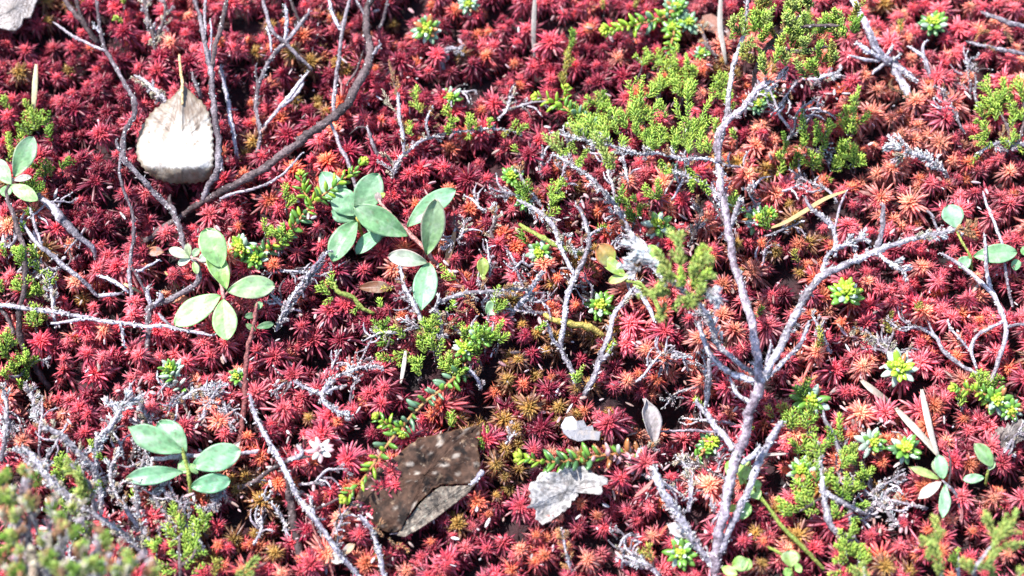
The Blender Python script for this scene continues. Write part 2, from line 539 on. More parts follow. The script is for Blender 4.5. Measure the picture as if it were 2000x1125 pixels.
def rosette(mb, c, nrm, R, cls, dens=1.0, dull=1.0, lod=0):
    tone = 1 + .16 * math.sin(c[0] / 130 + 1) * math.sin(c[1] / 110 + 2) + rng.normal(0, .10)
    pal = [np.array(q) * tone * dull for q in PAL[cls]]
    nrm = unit(nrm)
    a0 = unit(np.cross(nrm, [0.3, 1, .1])); b0 = np.cross(nrm, a0)
    op = rng.uniform(.7, 1.12)          # closed domes to open stars
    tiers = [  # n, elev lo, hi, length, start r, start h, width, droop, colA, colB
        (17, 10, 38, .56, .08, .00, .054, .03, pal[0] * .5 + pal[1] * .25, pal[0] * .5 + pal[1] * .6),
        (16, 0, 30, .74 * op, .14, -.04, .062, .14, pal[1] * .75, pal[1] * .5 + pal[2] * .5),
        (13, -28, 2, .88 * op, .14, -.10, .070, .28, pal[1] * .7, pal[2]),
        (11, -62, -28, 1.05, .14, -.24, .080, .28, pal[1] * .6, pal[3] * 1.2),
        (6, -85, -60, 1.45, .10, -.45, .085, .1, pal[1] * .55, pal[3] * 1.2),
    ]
    p, d, s, L, w, dr, ca, cb = [], [], [], [], [], [], [], []
    spin = rng.uniform(0, 2 * pi)
    for n, e0, e1, ln, sr, sh, wd, dp, cA, cB in tiers:
        n = max(3, int(round(n * dens)))
        az = spin + np.arange(n) / n * 2 * pi + rng.normal(0, .30, n)
        spin += .37
        el = np.radians(rng.uniform(e0, e1, n) + rng.normal(0, 8, n))
        rad = a0 * np.cos(az)[:, None] + b0 * np.sin(az)[:, None]
        p.append(c + rad * (sr * R) + nrm * (sh * R))
        d.append(rad * np.cos(el)[:, None] + nrm * np.sin(el)[:, None])
        s.append(np.cross(rad, nrm) + rng.normal(0, .25, (n, 3)))
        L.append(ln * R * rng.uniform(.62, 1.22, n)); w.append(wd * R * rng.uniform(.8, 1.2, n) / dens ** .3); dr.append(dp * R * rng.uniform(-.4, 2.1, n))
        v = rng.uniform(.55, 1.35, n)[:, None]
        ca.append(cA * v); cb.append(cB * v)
    # the crowded young branches in the middle: a soft dome
    n = int(42 * dens) + 4
    i_ = np.arange(n) + .5
    el = np.arcsin(np.clip(1 - i_ / n * .72, 0, 1)); az = i_ * 2.39996 + rng.normal(0, .2, n)
    rad = a0 * np.cos(az)[:, None] + b0 * np.sin(az)[:, None]
    dd_ = rad * np.cos(el)[:, None] + nrm * np.sin(el)[:, None]
    p.append(c + dd_ * (.05 * R)); d.append(dd_ + rng.normal(0, .17, (n, 3))); s.append(np.cross(rad, nrm) + rng.normal(0, .3, (n, 3)))
    L.append(R * (.34 + .12 * i_ / n) * rng.uniform(.8, 1.15, n)); w.append(R * .050 * rng.uniform(.8, 1.2, n) / dens ** .3); dr.append(np.zeros(n))
    q_ = (i_ / n)[:, None]
    v = rng.uniform(.8, 1.2, n)[:, None]
    ca.append((pal[0] * .8) * v * np.ones((n, 1))); cb.append((pal[0] * (1.25 - .45 * q_) + pal[1] * .45 * q_ + .03) * v)
    nout = len(np.concatenate(p)) - n
    cb = np.concatenate(cb)
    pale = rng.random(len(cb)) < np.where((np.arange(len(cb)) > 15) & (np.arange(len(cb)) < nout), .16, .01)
    cb[pale] = cb[pale] * .3 + np.array([.80, .58, .55]) * .7 * dull  # pale blades; their tips also paint in white glints
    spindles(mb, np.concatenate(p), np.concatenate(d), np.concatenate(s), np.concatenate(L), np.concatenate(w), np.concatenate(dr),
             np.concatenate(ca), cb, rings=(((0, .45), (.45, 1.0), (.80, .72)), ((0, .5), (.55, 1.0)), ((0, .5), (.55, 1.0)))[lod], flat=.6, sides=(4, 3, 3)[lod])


spots = []
SP = 45
rowi = 0
xmin, ymin = flat_at(-420, 1380)[:2]; xmax, ymax = flat_at(2480, -300)[:2]
y = ymin
while y < ymax:
    x = xmin + (rowi % 2) * SP / 2
    while x < xmax:
        X = x + rng.normal(0, 12); Y = y + rng.normal(0, 12)
        z = float(T(X, Y))
        px, py = proj(np.array([X, Y, z]))
        if -330 < px < 2330 and -240 < py < 1370:
            spots.append([X, Y, z, px, py])
        x += SP
    y += SP * .87; rowi += 1
items = []
for X, Y, z, px, py in spots:
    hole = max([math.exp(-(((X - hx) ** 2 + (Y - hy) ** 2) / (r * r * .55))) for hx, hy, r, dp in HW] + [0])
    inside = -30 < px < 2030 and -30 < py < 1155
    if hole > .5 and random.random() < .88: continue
    R = random.choice([rng.uniform(19, 26), rng.uniform(25, 34), rng.uniform(32, 43)])
    cls = moss_class(px, py)
    nrm = np.array([rng.normal(0, .3), rng.normal(-.12, .3), 1.0])
    items.append(dict(c=np.array([X, Y, z + rng.normal(0, 9) + (R - 28) * .5]), R=R, cls=cls, nrm=nrm, px=px, py=py, inside=inside,
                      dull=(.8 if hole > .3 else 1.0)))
cand = [it for it in items if 8 < it['px'] < 1992 and 8 < it['py'] < 1117]
cand.sort(key=lambda it: -it['R'] * FOC / (FOC - it['c'][1] * -CF[1] * 0 + 0))
own = set(id(it) for it in cand[:300])
carpet = MB()
mossu = {}
for it in items:
    if id(it) in own:
        mb = MB()
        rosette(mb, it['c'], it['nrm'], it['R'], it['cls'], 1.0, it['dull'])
        o = mb.build("moss_star", M['moss'], origin=it['c'])
        size = "large " if it['R'] > 38.5 else ""
        tag(o, autolabel(size + WORDS[it['cls']], it['px'], it['py'], used=mossu), "moss", "largest moss stars in the sphagnum carpet")
    else:
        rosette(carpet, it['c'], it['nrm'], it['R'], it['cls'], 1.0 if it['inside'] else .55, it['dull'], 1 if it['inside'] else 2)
# a lower, darker storey of shoots that fills the gaps
for X, Y, z, px, py in spots:
    hole = max([math.exp(-(((X - hx) ** 2 + (Y - hy) ** 2) / (r * r * .55))) for hx, hy, r, dp in HW] + [0])
    if hole > .6 and random.random() < .75: continue
    X2, Y2 = X + SP / 2 + rng.normal(0, 7), Y + SP * .3 + rng.normal(0, 7)
    inside = -30 < px < 2030 and -30 < py < 1155
    rosette(carpet, np.array([X2, Y2, float(T(X2, Y2)) - rng.uniform(12, 30)]), np.array([rng.normal(0, .35), rng.normal(-.1, .35), 1.0]), rng.uniform(27, 38),
            'dark' if random.random() < .25 else moss_class(px, py), .66 if inside else .4, .9, 2)
mo = carpet.build("moss_carpet", M['moss'])
mo["kind"] = "stuff"
tag(mo, "carpet of small red sphagnum moss stars covering the whole ground", "moss")
# ------------------------------------------------------------------ builders for woody plants
def W(pts, close=None):
    """pixel polyline (px,py,h,r) -> world polyline x,y,z,r"""
    out = []
    for q in pts:
        p = P(q[0], q[1], q[2]); out.append([*p, q[3] if len(q) > 3 else 4])
    return np.array(out)


def sprig_part(root, base, tip, h0, h1, style='green', width=7.5, bend=0.12, foot=None, name="leafy_shoot", side=True, mat=None):
    """one leafy heather shoot from base pixel to tip pixel, with a bare foot reaching down when asked"""
    a, b = P(*base, h0), P(*tip, h1)
    m = (a + b) / 2 + rng.normal(0, 1, 3) * bend * np.linalg.norm(b - a)
    mb = MB()
    L = np.linalg.norm(b - a)
    pts = [a, m, b]
    sprig_mesh(mb, pts, style, width)
    if side and L > 26:
        R = catmull(np.array(pts), 4)
        t, s, u = frames(R[:, :3])
        k = 2
        while k < len(R) - 4:
            an = rng.uniform(0, 2 * pi)
            nd = s[k] * cos(an) + u[k] * sin(an)
            l = rng.uniform(8, 17) * width / 7.5
            q = R[k, :3]
            sprig_mesh(mb, [q, q + (nd * .75 + t[k] * .6) * l * .5, q + (nd * .8 + t[k] * 1.0) * l], style, width * .8)
            k += int(rng.integers(4, 8))
    if mat is None:
        mat = M['scale'] if style in ('green', 'dark', 'blur', 'olive') else M['dry']
    o = mb.build(name, mat, root)
    if foot is not None:
        f = MB()
        dn = a.copy(); dn[2] = float(T(dn[0], dn[1])) - 20
        dn[:2] += rng.normal(0, 6, 2); dn[1] -= 8 if foot == 1 else 0
        tube(f, np.array([[*dn, 2.2], [*((dn + a) / 2 + rng.normal(0, 3, 3)), 2.0], [*a, 1.6]]), 'brown', .15, .05, 5, 8)
        f.build("stem", M['bark'], root)
    return o


def fur(mb, Wp, lich, rr):
    """old dry scale leaves and lichen flakes sitting on a twig, in patches"""
    R = catmull(Wp, 3.2); C = R[:, :3]; n = len(C); t, s, u = frames(C)
    ph = rng.uniform(0, 6, 2)
    sp, dd, ss, LL, ww, ca = [], [], [], [], [], []
    for i in range(n):
        dens = lich * (1.0 + .6 * math.sin(i * .21 + ph[0]) + .3 * math.sin(i * .57 + ph[1]))
        for k in range(rng.poisson(max(0, dens) * (2.4 if lich >= .75 else 1.0))):
            a = rng.uniform(0, 2 * pi); nd = s[i] * cos(a) + u[i] * sin(a)
            sp.append(C[i] + nd * R[i, 3] * .7); dd.append(t[i] * rng.uniform(.3, 1.2) + nd * rng.uniform(.4, 1.1)); ss.append(np.cross(t[i], nd))
            LL.append(rng.uniform(4.5, 9)); ww.append(rng.uniform(1.2, 2.4))
            g_ = rng.choice([.12, .25, .42, .62, .8]) * rng.uniform(.8, 1.15)
            ca.append(np.array([.96, .95, 1.02] if rng.random() < .6 else [1.0, .88, .82]) * g_)
    if sp:
        spindles(mb, sp, dd, ss, np.array(LL), np.array(ww), 0, np.array(ca) * .6, np.array(ca), rings=((0, .5), (.5, 1.0)), flat=.5)


def shrub(name, label, cat, paths, sprigs=(), group=None, mainname="stem"):
    """paths: (part name, colour, lichen, [(px,py,h,r)...]) ; sprigs: (x0,y0,x1,y1,h0,h1,style,width)"""
    o0 = W(paths[0][3])[0][:3]
    root = thing(name, label, cat, o0, group)
    parts = []
    for pn, colr, lich, pts in paths:
        mb = MB()
        Wp = W(pts)
        if lich >= .75: Wp[:, 3] *= .72
        Rr = tube(mb, Wp, colr, .16, lich, 8 if max(p[3] for p in pts) > 5 else 6)
        if lich >= .45:
            rr = np.mean([p[3] for p in pts])
            fur(mb, Wp, lich, rr)
        parts.append((mb.build(pn, M['bark'], root), catmull(np.array([q[:3] for q in pts], float), 8)))
    for sp in sprigs:
        x0, y0, x1, y1, h0, h1, st = sp[:7]
        own_ = min(parts, key=lambda e: ((e[1][:, :2] - (x0, y0)) ** 2).sum(1).min())[0]
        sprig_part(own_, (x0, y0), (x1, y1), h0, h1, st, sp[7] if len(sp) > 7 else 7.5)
    return root


def auto_sprigs(path, n, style, lmin=16, lmax=34, width=6, frac=(.1, 1), spread=60, hup=10):
    """small shoots leaving a pixel path on both sides"""
    pts = np.array([(p[0], p[1], p[2]) for p in path], float)
    R = catmull(pts, 5)
    out = []
    for _ in range(n):
        k = int(rng.uniform(*frac) * (len(R) - 1)); k = min(max(k, 1), len(R) - 1)
        t = R[k] - R[k - 1]
        a = math.atan2(t[1], t[0]) + radians(rng.choice([-1, 1]) * rng.uniform(spread * .4, spread))
        l = rng.uniform(lmin, lmax)
        st = style if isinstance(style, str) else random.choice(style)
        out.append((R[k][0], R[k][1], R[k][0] + cos(a) * l, R[k][1] + sin(a) * l, R[k][2], R[k][2] + rng.uniform(-4, hup), st, width))
    return out


# ------------------------------------------------------------------ crowberry
def berry_leaf_mesh(i):
    mb = MB()
    nr, ns = 7, 6
    V, C = [], []
    for a in range(nr):
        t = a / (nr - 1)
        r = [.35, .75, .98, 1.0, .92, .68, .22][a] * .19
        for k in range(ns):
            an = 2 * pi * k / ns + pi / 6
            V.append([t + (0 if a < nr - 1 else 0), cos(an) * r, sin(an) * r * .72 + .10 * (i - 1) * t * t])
            white = .16 if k in (1,) else 0  # white sheen painted into the colour along one face
            C.append(np.array([.9, .95, .9]) * (.80 + .22 * t) + white)
    F = [[a * ns + k, a * ns + (k + 1) % ns, (a + 1) * ns + (k + 1) % ns, (a + 1) * ns + k] for a in range(nr - 1) for k in range(ns)]
    caps = [[k for k in range(ns)][::-1], [(nr - 1) * ns + k for k in range(ns)]]
    mb.add(np.array(V), [F, caps], np.array(C))
    me = mb.mesh("crowberry_leaf", M['berry'])
    return me


BL = [berry_leaf_mesh(i) for i in range(4)]
from mathutils import Matrix
BCOL = {'young': (.34, .52, .045), 'mid': (.15, .33, .05), 'old': (.085, .20, .075), 'blue': (.20, .34, .22), 'white': (.62, .60, .58),
        'pinkish': (.60, .34, .38), 'rusty': (.42, .16, .06), 'bud': (.48, .60, .06), 'silver': (.42, .52, .44)}


def berry_leaf(root, p, d, L, colname, upv=(0, 0, 1), wide=1.0, name="leaf"):
    d = unit(d)
    up = np.array(upv, float) + rng.normal(0, .15, 3)
    s = unit(np.cross(up, d)); u = np.cross(d, s)
    o = bpy.data.objects.new(name, BL[int(rng.integers(0, 4))])
    COL.objects.link(o)
    o.parent = root
    q = (p - ORI[root.name]) * S
    Mx = np.eye(4)
    Mx[:3, 0] = d * L; Mx[:3, 1] = s * L * wide * 1.3; Mx[:3, 2] = u * L * wide * 1.1; Mx[:3, 3] = q
    o.matrix_local = Matrix(Mx.tolist())
    c = np.array(BCOL[colname]) * rng.uniform(.8, 1.2)
    o.color = (*c, 1)
    return o


def bud_mesh(root, c, ax, r, col=(.48, .60, .07)):
    """tight bud of unopened leaflets"""
    mb = MB()
    ax = unit(ax); a0 = unit(np.cross(ax, [.2, 1, .3])); b0 = np.cross(ax, a0)
    n = 13
    i = np.arange(n); az = i * 2.4; el = np.radians(np.linspace(25, 88, n))
    d = (a0 * np.cos(az)[:, None] + b0 * np.sin(az)[:, None]) * np.cos(el)[:, None] + ax * np.sin(el)[:, None]
    v = rng.uniform(.8, 1.15, (n, 1))
    spindles(mb, c + d * r * .15, d, np.cross(d, ax) + .01, r * rng.uniform(.8, 1.05, n), r * .27, 0, np.array(col) * .6 * v, np.array(col) * v,
             rings=((0, .6), (.4, 1.0), (.8, .75)), flat=.8, sides=5)
    return mb.build("bud", M['scale'], root)


def crowberry_star(px, py, R=33, h=14, label=None, tones=('young', 'mid', 'blue'), tiltv=None, lean=(0, 0), outer=10):
    c = P(px, py, h)
    ax = unit(np.array([rng.normal(0, .2) + lean[0], -.18 + rng.normal(0, .15) + lean[1], 1.0]))
    root = thing("crowberry_shoot", label, "crowberry plant", np.array([c[0], c[1], float(T(c[0], c[1])) - 20]), "crowberry shoot tips seen end on")
    st = MB(); foot = ORI[root.name]
    tube(st, np.array([[*foot, 2.6], [*((foot + c) / 2 + rng.normal(0, 3, 3)), 2.4], [*(c - ax * 3), 2.4]]), 'red', .1, 0, 6, 8)
    st.build("stem", M['bark'], root)
    a0 = unit(np.cross(ax, [.2, 1, .1])); b0 = np.cross(ax, a0)
    sp = rng.uniform(0, 6)
    for n, e, ln, off, tone in ((outer, 8, .80, -6, tones[2]), (outer - 1, 30, .72, -1, tones[1]), (7, 52, .5, 3, tones[0])):
        for k in range(n):
            az = sp + k * 2 * pi / n + rng.normal(0, .14)
            el = radians(e + rng.normal(0, 7))
            rad = a0 * cos(az) + b0 * sin(az)
            d = rad * cos(el) + ax * sin(el)
            tn = tone
            if rng.random() < .16: tn = 'silver'
            elif rng.random() < .10: tn = 'rusty'
            berry_leaf(root, c + rad * 3 + ax * off, d, R * ln * rng.uniform(.8, 1.15), tn, ax, .95)
        sp += .33
    bud_mesh(root, c + ax * 4, ax, R * .42, BCOL['bud'])
    return root


def crowberry_run(label, pts, L=22, step=6.5, tones=('mid', 'old', 'blue'), tipn=1, stemcol='orange', dens=1.0, group="creeping crowberry shoots", dead_from=None, young_to=.25):
    """shoot lying along a pixel path (px,py,h) whose first point is the growing tip"""
    Wp = np.array([P(*q) for q in pts])
    R = catmull(Wp, step)
    C = R[:, :3]
    n = len(C)
    root = thing("crowberry_shoot", label, "crowberry plant", C[-1], group)
    st = MB()
    tube(st, np.hstack([C[::-1][::3], np.linspace(3.2, 2.0, len(C[::-1][::3]))[:, None]]), stemcol, .12, 0, 6, 8)
    st.build("stem", M['bark'], root)
    t, s, u = frames(C)
    for i in range(1, n):
        f = i / (n - 1)
        fw = -t[i]
        for k in range(2 if rng.random() < .75 * dens else 1):
            if rng.random() > dens * 1.1: continue
            az = i * 2.0 + k * pi + rng.normal(0, .3)
            nd = s[i] * cos(az) + u[i] * sin(az)
            if nd[2] < -.6 and rng.random() < .6: continue
            el = .55 + .35 * min(1, f * 3)
            if f < young_to: tn = random.choice(['young', 'young', 'mid'])
            else: tn = random.choice(tones)
            if dead_from is not None and f > dead_from: tn = random.choice(['white', 'pinkish', 'rusty', 'mid'])
            berry_leaf(root, C[i] + nd * 2, nd * sin(el * 1.2) + fw * cos(el * 1.2) + np.array([0, 0, .15]), L * (.65 + .4 * min(1, f * 4)) * rng.uniform(.8, 1.12), tn, nd, 1.0)
    if tipn:
        bud_mesh(root, C[0], -t[0], L * .62, BCOL['bud'])
    return root


# ------------------------------------------------------------------ broad leaves
def leaf_mesh(mb, base, tip, width, up, col, col2=None, cup=.12, bend=.1, exp=1.2, thick=1.6, fold=0.0, nu=12, nv=8, ripple=.02, rim=None, point=0.0, twist=0.0, lob=.62):
    nu, nv = (22, 12) if np.linalg.norm(np.array(tip) - np.array(base)) > 55 else (12, 8)
    base, tip = np.array(base, float), np.array(tip, float)
    ax = tip - base; L = np.linalg.norm(ax); ax = ax / L
    up = unit(np.array(up, float) - (np.array(up, float) @ ax) * ax)
    sd = np.cross(ax, up)
    col = np.array(col); col2 = np.array(col if col2 is None else col2)
    rim = col2 if rim is None else np.array(rim)
    us = np.linspace(0, 1, nu + 1); vs_ = np.linspace(-1, 1, nv + 1)
    top, C = [], []
    ph = rng.uniform(0, 6)
    for u in us:
        w = max(.02, (math.sin(pi * u ** exp)) ** lob) * width / 2
        if u == 1: w = .03 * width
        if point and u > .75: w *= 1 - point * ((u - .75) / .25) ** 1.5
        for v in vs_:
            z = (cup * v * v) * width * .5 + bend * L * 4 * (u - .5) ** 2 * -1 + bend * L + fold * abs(v) * width * .5
            z += ripple * width * math.sin(u * 13 + v * 3 + ph)
            z += -.018 * width * (1 if abs(v) < .05 else 0) + .010 * width * math.cos((u * 7 - abs(v) * 2.2) * 2 * pi) * (1 - abs(v))
            tw = twist * (u - .3)
            y = v * w
            top.append(base + ax * (u * L) + sd * (y * cos(tw)) + up * (z + y * sin(tw)))
            c = col + (col2 - col) * u
            if abs(v) < .05: c = c * 1.0 + .06
            if abs(v) > .9 or u > .97: c = rim
            ve = max(0, math.cos((u * 6.5 - abs(v) * 1.9) * 2 * pi)) ** 5 * (1 - abs(v))
            c = c * (1 + .16 * ve) + .02 * ve
            c = c * (1 + .22 * math.sin(u * 9 + ph) * math.sin(v * 5 + ph * 2) * .5)
            if math.sin(u * 23 + ph * 3) * math.sin(v * 7 + ph) > .86: c = c * .55 + np.array([.16, .11, .04]) * .5
            c = c * rng.uniform(.92, 1.08)
            C.append(c)
    top = np.array(top); C = np.array(C)
    bot = top - up * thick
    n = len(top); nw = nv + 1
    F = []
    for i in range(nu):
        for k in range(nv):
            a = i * nw + k
            F.append([a, a + nw, a + nw + 1, a + 1]); F.append([n + a, n + a + 1, n + a + nw + 1, n + a + nw])
    for k in range(nv):
        F.append([k, k + 1, n + k + 1, n + k]); a = nu * nw + k; F.append([a, n + a, n + a + 1, a + 1])
    for i in range(nu):
        a = i * nw; F.append([a, n + a, n + a + nw, a + nw]); a = i * nw + nv; F.append([a, a + nw, n + a + nw, n + a])
    mb.add(np.vstack([top, bot]), [F], np.vstack([C, C * .92 + .02]))


BG = (.17, .30, .15); PG = (.30, .42, .14); WG = (.36, .50, .22); YG = (.26, .36, .04)


def leaf_part(root, b, t, width, up=(0, -.3, 1), col=BG, col2=None, hb=20, ht=30, mat=None, name="leaf", label=None, **kw):
    if mat is None:
        fr = np.array([1.12, 1.24, 1.24]); col = np.array(col) * fr; col2 = None if col2 is None else np.array(col2) * fr
    mb = MB()
    leaf_mesh(mb, P(b[0], b[1], hb), P(t[0], t[1], ht), width, up, col, col2, **kw)
    o = mb.build(name, mat or M['leaf'], root)
    if label: o["label"] = label
    return o


def stem_part(root, pts, color='green', name="stem", lichen=0):
    mb = MB(); tube(mb, W(pts), color, .08, lichen, 7, 6)
    return mb.build(name, M['bark'], root)
# ================================================================== the large woody plants
# thick curved branch
pA = [(283, 470, -20, 7), (352, 424, 12, 7.5), (390, 396, 28, 8.5), (440, 370, 38, 9), (500, 337, 44, 9.5), (567, 290, 48, 10), (633, 240, 52, 11), (673, 207, 55, 11), (708, 150, 60, 10.5), (722, 110, 64, 9.5), (716, 60, 68, 9), (718, 20, 72, 9), (740, -40, 76, 8)]
shrub("heather_branch", "thick curved dark brown branch sweeping up from the birch leaf to the top edge", "dead branch", [
    ("stem", 'brown', .35, pA),
    ("branch", 'dusk', .4, [(654, 222, 54, 5), (652, 195, 58, 5.5), (660, 133, 62, 5), (667, 67, 66, 5), (679, 18, 70, 4.5), (690, -30, 74, 4)]),
    ("branch", 'lichen', .5, [(666, 58, 66, 4), (653, 35, 67, 4.5), (640, -8, 69, 4)]),
    ("branch", 'dusk', .2, [(714, 30, 71, 4), (704, 14, 72, 3.5), (686, -12, 74, 3)]),
    ("branch", 'brown', .2, [(677, 166, 50, 3), (698, 134, 50, 3), (709, 98, 56, 2.5)]),
    ("branch", 'pale', .3, [(430, 388, 36, 4), (448, 380, 42, 4), (480, 372, 47, 3.6), (530, 355, 50, 3.3), (565, 327, 53, 3), (592, 297, 57, 2.4)]),
    ("branch", 'lichen', .6, [(720, 112, 64, 4), (735, 100, 68, 4.5), (745, 84, 70, 5)]),
], group=None)
# stem that passes in front of the birch leaf
shrub("heather_twig", "upright dark forked stem with pale lichen dots in front of the birch leaf", "dead twig", [
    ("stem", 'dusk', .35, [(398, 388, 30, 7), (406, 368, 44, 7.5), (422, 333, 60, 8), (427, 283, 66, 7.5), (422, 233, 70, 7.5), (415, 187, 72, 7.5), (410, 133, 74, 7), (402, 90, 76, 6), (392, 42, 78, 5.5), (374, -20, 80, 5)]),
    ("branch", 'brown', .3, [(414, 130, 74, 6), (420, 93, 76, 6.5), (432, 52, 79, 6), (444, -12, 82, 5.5)]),
    ("branch", 'dusk', .3, [(400, 66, 76, 4), (401, 35, 78, 4), (400, -14, 80, 4)]),
    ("branch", 'lichen', .4, [(410, 115, 74, 2.5), (413, 60, 80, 2.6), (411, 38, 82, 3)]),
    ("twiglet", 'lichen', .7, [(426, 300, 62, 3), (433, 318, 58, 4), (431, 334, 58, 4)]),
])
shrub("dead_twig", "slim straight lichened twig standing behind the stem by the birch leaf", "dead twig", [
    ("stem", 'lichen', .5, [(464, 310, -6, 5), (461, 283, 10, 5), (450, 233, 22, 5.5), (443, 183, 30, 5), (430, 127, 40, 4.5)])])
shrub("dead_twig", "short grey peg-like twig at the tip of the birch leaf", "dead twig", [("stem", 'dusk', .5, [(392, 190, 4, 5), (384, 170, 20, 5.5), (376, 142, 28, 5)])])
# crooked knotted twig
shrub("dead_twig", "crooked knotted grey twig running down past the birch leaf to a forked base", "dead twig", [
    ("stem", 'dusk', .45, [(283, 705, -20, 6), (289, 660, 0, 6.5), (293, 604, 22, 8), (318, 590, 28, 7.5), (353, 572, 34, 7), (388, 546, 38, 7), (384, 515, 40, 6), (360, 480, 42, 6), (347, 435, 44, 7), (332, 405, 44, 8), (300, 376, 46, 6.5), (270, 340, 48, 6), (243, 312, 50, 7), (240, 290, 50, 7), (246, 255, 52, 6), (262, 225, 54, 6.5), (262, 198, 56, 7), (254, 180, 58, 6)]),
    ("branch", 'dusk', .3, [(258, 188, 57, 5), (227, 133, 60, 5), (205, 93, 62, 5), (196, 58, 64, 4.5), (186, -10, 66, 4)]),
    ("branch", 'pale', .3, [(205, 99, 62, 3.5), (157, 77, 58, 3.5), (128, 60, 56, 3.2), (103, 42, 54, 2.5)]),
    ("branch", 'lichen', .6, [(200, 68, 64, 3), (190, 57, 66, 3.5), (182, 48, 68, 4)]),
    ("branch", 'dusk', .5, [(243, 300, 50, 3.5), (231, 290, 52, 4), (226, 272, 54, 4)]),
    ("branch", 'dusk', .4, [(236, 300, 48, 4), (234, 333, 40, 4), (243, 375, 36, 4), (257, 410, 34, 4), (260, 470, 32, 5), (253, 522, 30, 5), (256, 575, 24, 4.5), (257, 622, -10, 4)]),
    ("branch", 'dusk', .3, [(256, 520, 30, 3.5), (272, 545, 30, 3.5), (284, 570, 28, 3.5), (292, 600, 24, 4)]),
    ("branch", 'lichen', .5, [(268, 530, 30, 3), (285, 524, 36, 4), (313, 506, 42, 3)]),
    ("branch", 'lichen', .6, [(294, 596, 24, 5), (288, 574, 34, 5), (290, 556, 38, 6)]),
    ("branch", 'lichen', .7, [(300, 600, 24, 5), (314, 582, 36, 6), (310, 572, 40, 5)]),
    ("branch", 'brown', .2, [(336, 412, 44, 4), (331, 390, 48, 6), (334, 380, 50, 5)]),
])
for i, (lab, pts) in enumerate([
    ("thick dark slanting stick behind the crooked twig near the top", [(192, 84, -8, 6), (173, 57, 14, 7), (143, 20, 26, 6.5), (105, -25, 34, 6)]),
    ("dark vertical stub leaning on the slanting stick near the top", [(172, 60, 10, 5), (156, 25, 22, 5), (146, -15, 30, 5)]),
]): shrub("dead_twig", lab, "dead twig", [("stem", 'brown', .2, pts)])
# slender forked twigs
shrub("dead_twig", "slender forked grey twig with two long arms left of the thick branch", "dead twig", [
    ("stem", 'dusk', .45, [(502, 300, -14, 5), (509, 262, 10, 5), (502, 220, 24, 5), (502, 170, 34, 5.5), (511, 150, 38, 5), (527, 117, 44, 5), (557, 82, 50, 5.5), (583, 50, 56, 5), (606, 20, 62, 4)]),
    ("branch", 'lichen', .5, [(556, 82, 50, 5), (560, 57, 54, 5), (556, 8, 60, 4.5)]),
    ("branch", 'dusk', .3, [(506, 166, 36, 3), (500, 140, 40, 3), (502, 122, 42, 3)]),
    ("branch", 'dusk', .2, [(610, 136, 40, 4), (580, 107, 48, 5), (553, 80, 54, 5), (530, 57, 58, 5), (518, 18, 62, 5), (514, -14, 64, 4)]),
    ("branch", 'lichen', .4, [(530, 102, 44, 3), (528, 75, 50, 3.5), (521, 50, 54, 3)]),
])
shrub("dead_twig", "pale split twig with two parallel arms under the slender forked twigs", "dead twig", [
    ("stem", 'pale', .4, [(512, 252, -8, 4), (533, 225, 16, 4.5), (560, 195, 26, 5), (580, 168, 30, 4.5), (603, 138, 34, 3)]),
    ("branch", 'lichen', .4, [(550, 208, 24, 4), (575, 190, 28, 4), (592, 160, 30, 3.5), (588, 146, 34, 3)])])
shrub("dead_twig", "short dark twig crossing between the slender twigs and the thick branch", "dead twig", [("stem", 'brown', .2, [(595, 60, 6, 4), (580, 30, 18, 4), (565, -10, 30, 4)])])
shrub("dead_twig", "thin grey twig beside the top of the thick curved branch", "dead twig", [("stem", 'dusk', .3, [(738, 60, -6, 4), (750, 35, 14, 4.5), (760, -10, 24, 4)])])
shrub("dead_twig", "pale peeled twig hanging under the middle of the thick branch", "dead twig", [
    ("stem", 'pale', .1, [(645, 238, 36, 4), (663, 283, 26, 4.5), (679, 314, 20, 5), (697, 372, 0, 4), (706, 410, -14, 4)])])
shrub("dead_twig", "bent greyish dead twig between the thick branch and the knobbly runner", "dead twig", [
    ("stem", 'dusk', .2, [(748, 320, -6, 5), (733, 290, 18, 5), (722, 262, 26, 4.5), (716, 246, 30, 4)]), ("branch", 'brown', .1, [(716, 250, 28, 2.5), (700, 247, 30, 2.5), (682, 262, 26, 2.5)])])

# long pale horizontal twig
shrub("dead_twig", "long pale thin twig lying across the moss from the left edge", "dead twig", [
    ("stem", 'pale', .6, [(-40, 590, 34, 5), (50, 601, 36, 5), (127, 613, 36, 5), (187, 624, 36, 4.5), (233, 629, 36, 4.5), (287, 638, 38, 4), (320, 637, 38, 4), (370, 645, 36, 4), (420, 655, 30, 3)]),
    ("branch", 'lichen', .5, [(233, 628, 36, 3.5), (240, 650, 28, 3.5), (244, 680, 16, 3)]),
    ("branch", 'grey', .4, [(310, 612, 36, 4), (322, 628, 36, 4.5), (335, 636, 36, 4)]),
    ("branch", 'pale', .3, [(100, 631, 30, 3), (150, 625, 32, 4), (175, 622, 34, 3)]),
])
# left dark stem
shrub("bilberry_twig", "dark brown bent stem rising at the left with small oval leaves on top", "shrub", [
    ("stem", 'brown', .15, [(95, 760, -24, 7), (67, 710, -4, 7), (40, 660, 14, 7), (36, 610, 26, 6.5), (46, 575, 34, 6), (50, 510, 42, 6), (43, 475, 46, 6), (27, 425, 52, 5.5), (14, 375, 58, 4.5), (24, 350, 64, 3)]),
    ("branch", 'brown', .1, [(28, 655, 14, 5), (10, 610, 22, 5), (-20, 590, 26, 5)]),
])
shrub("dead_twig", "long grey scaly twig slanting down from the small oval leaves", "dead twig", [
    ("stem", 'grey', .3, [(40, 430, 30, 4), (68, 470, 34, 5), (100, 498, 34, 6), (133, 524, 30, 6), (160, 547, 20, 5.5), (195, 582, -12, 5)]),
    ("branch", 'pale', .5, [(58, 405, 36, 3.5), (70, 445, 36, 4), (82, 480, 34, 4)])])
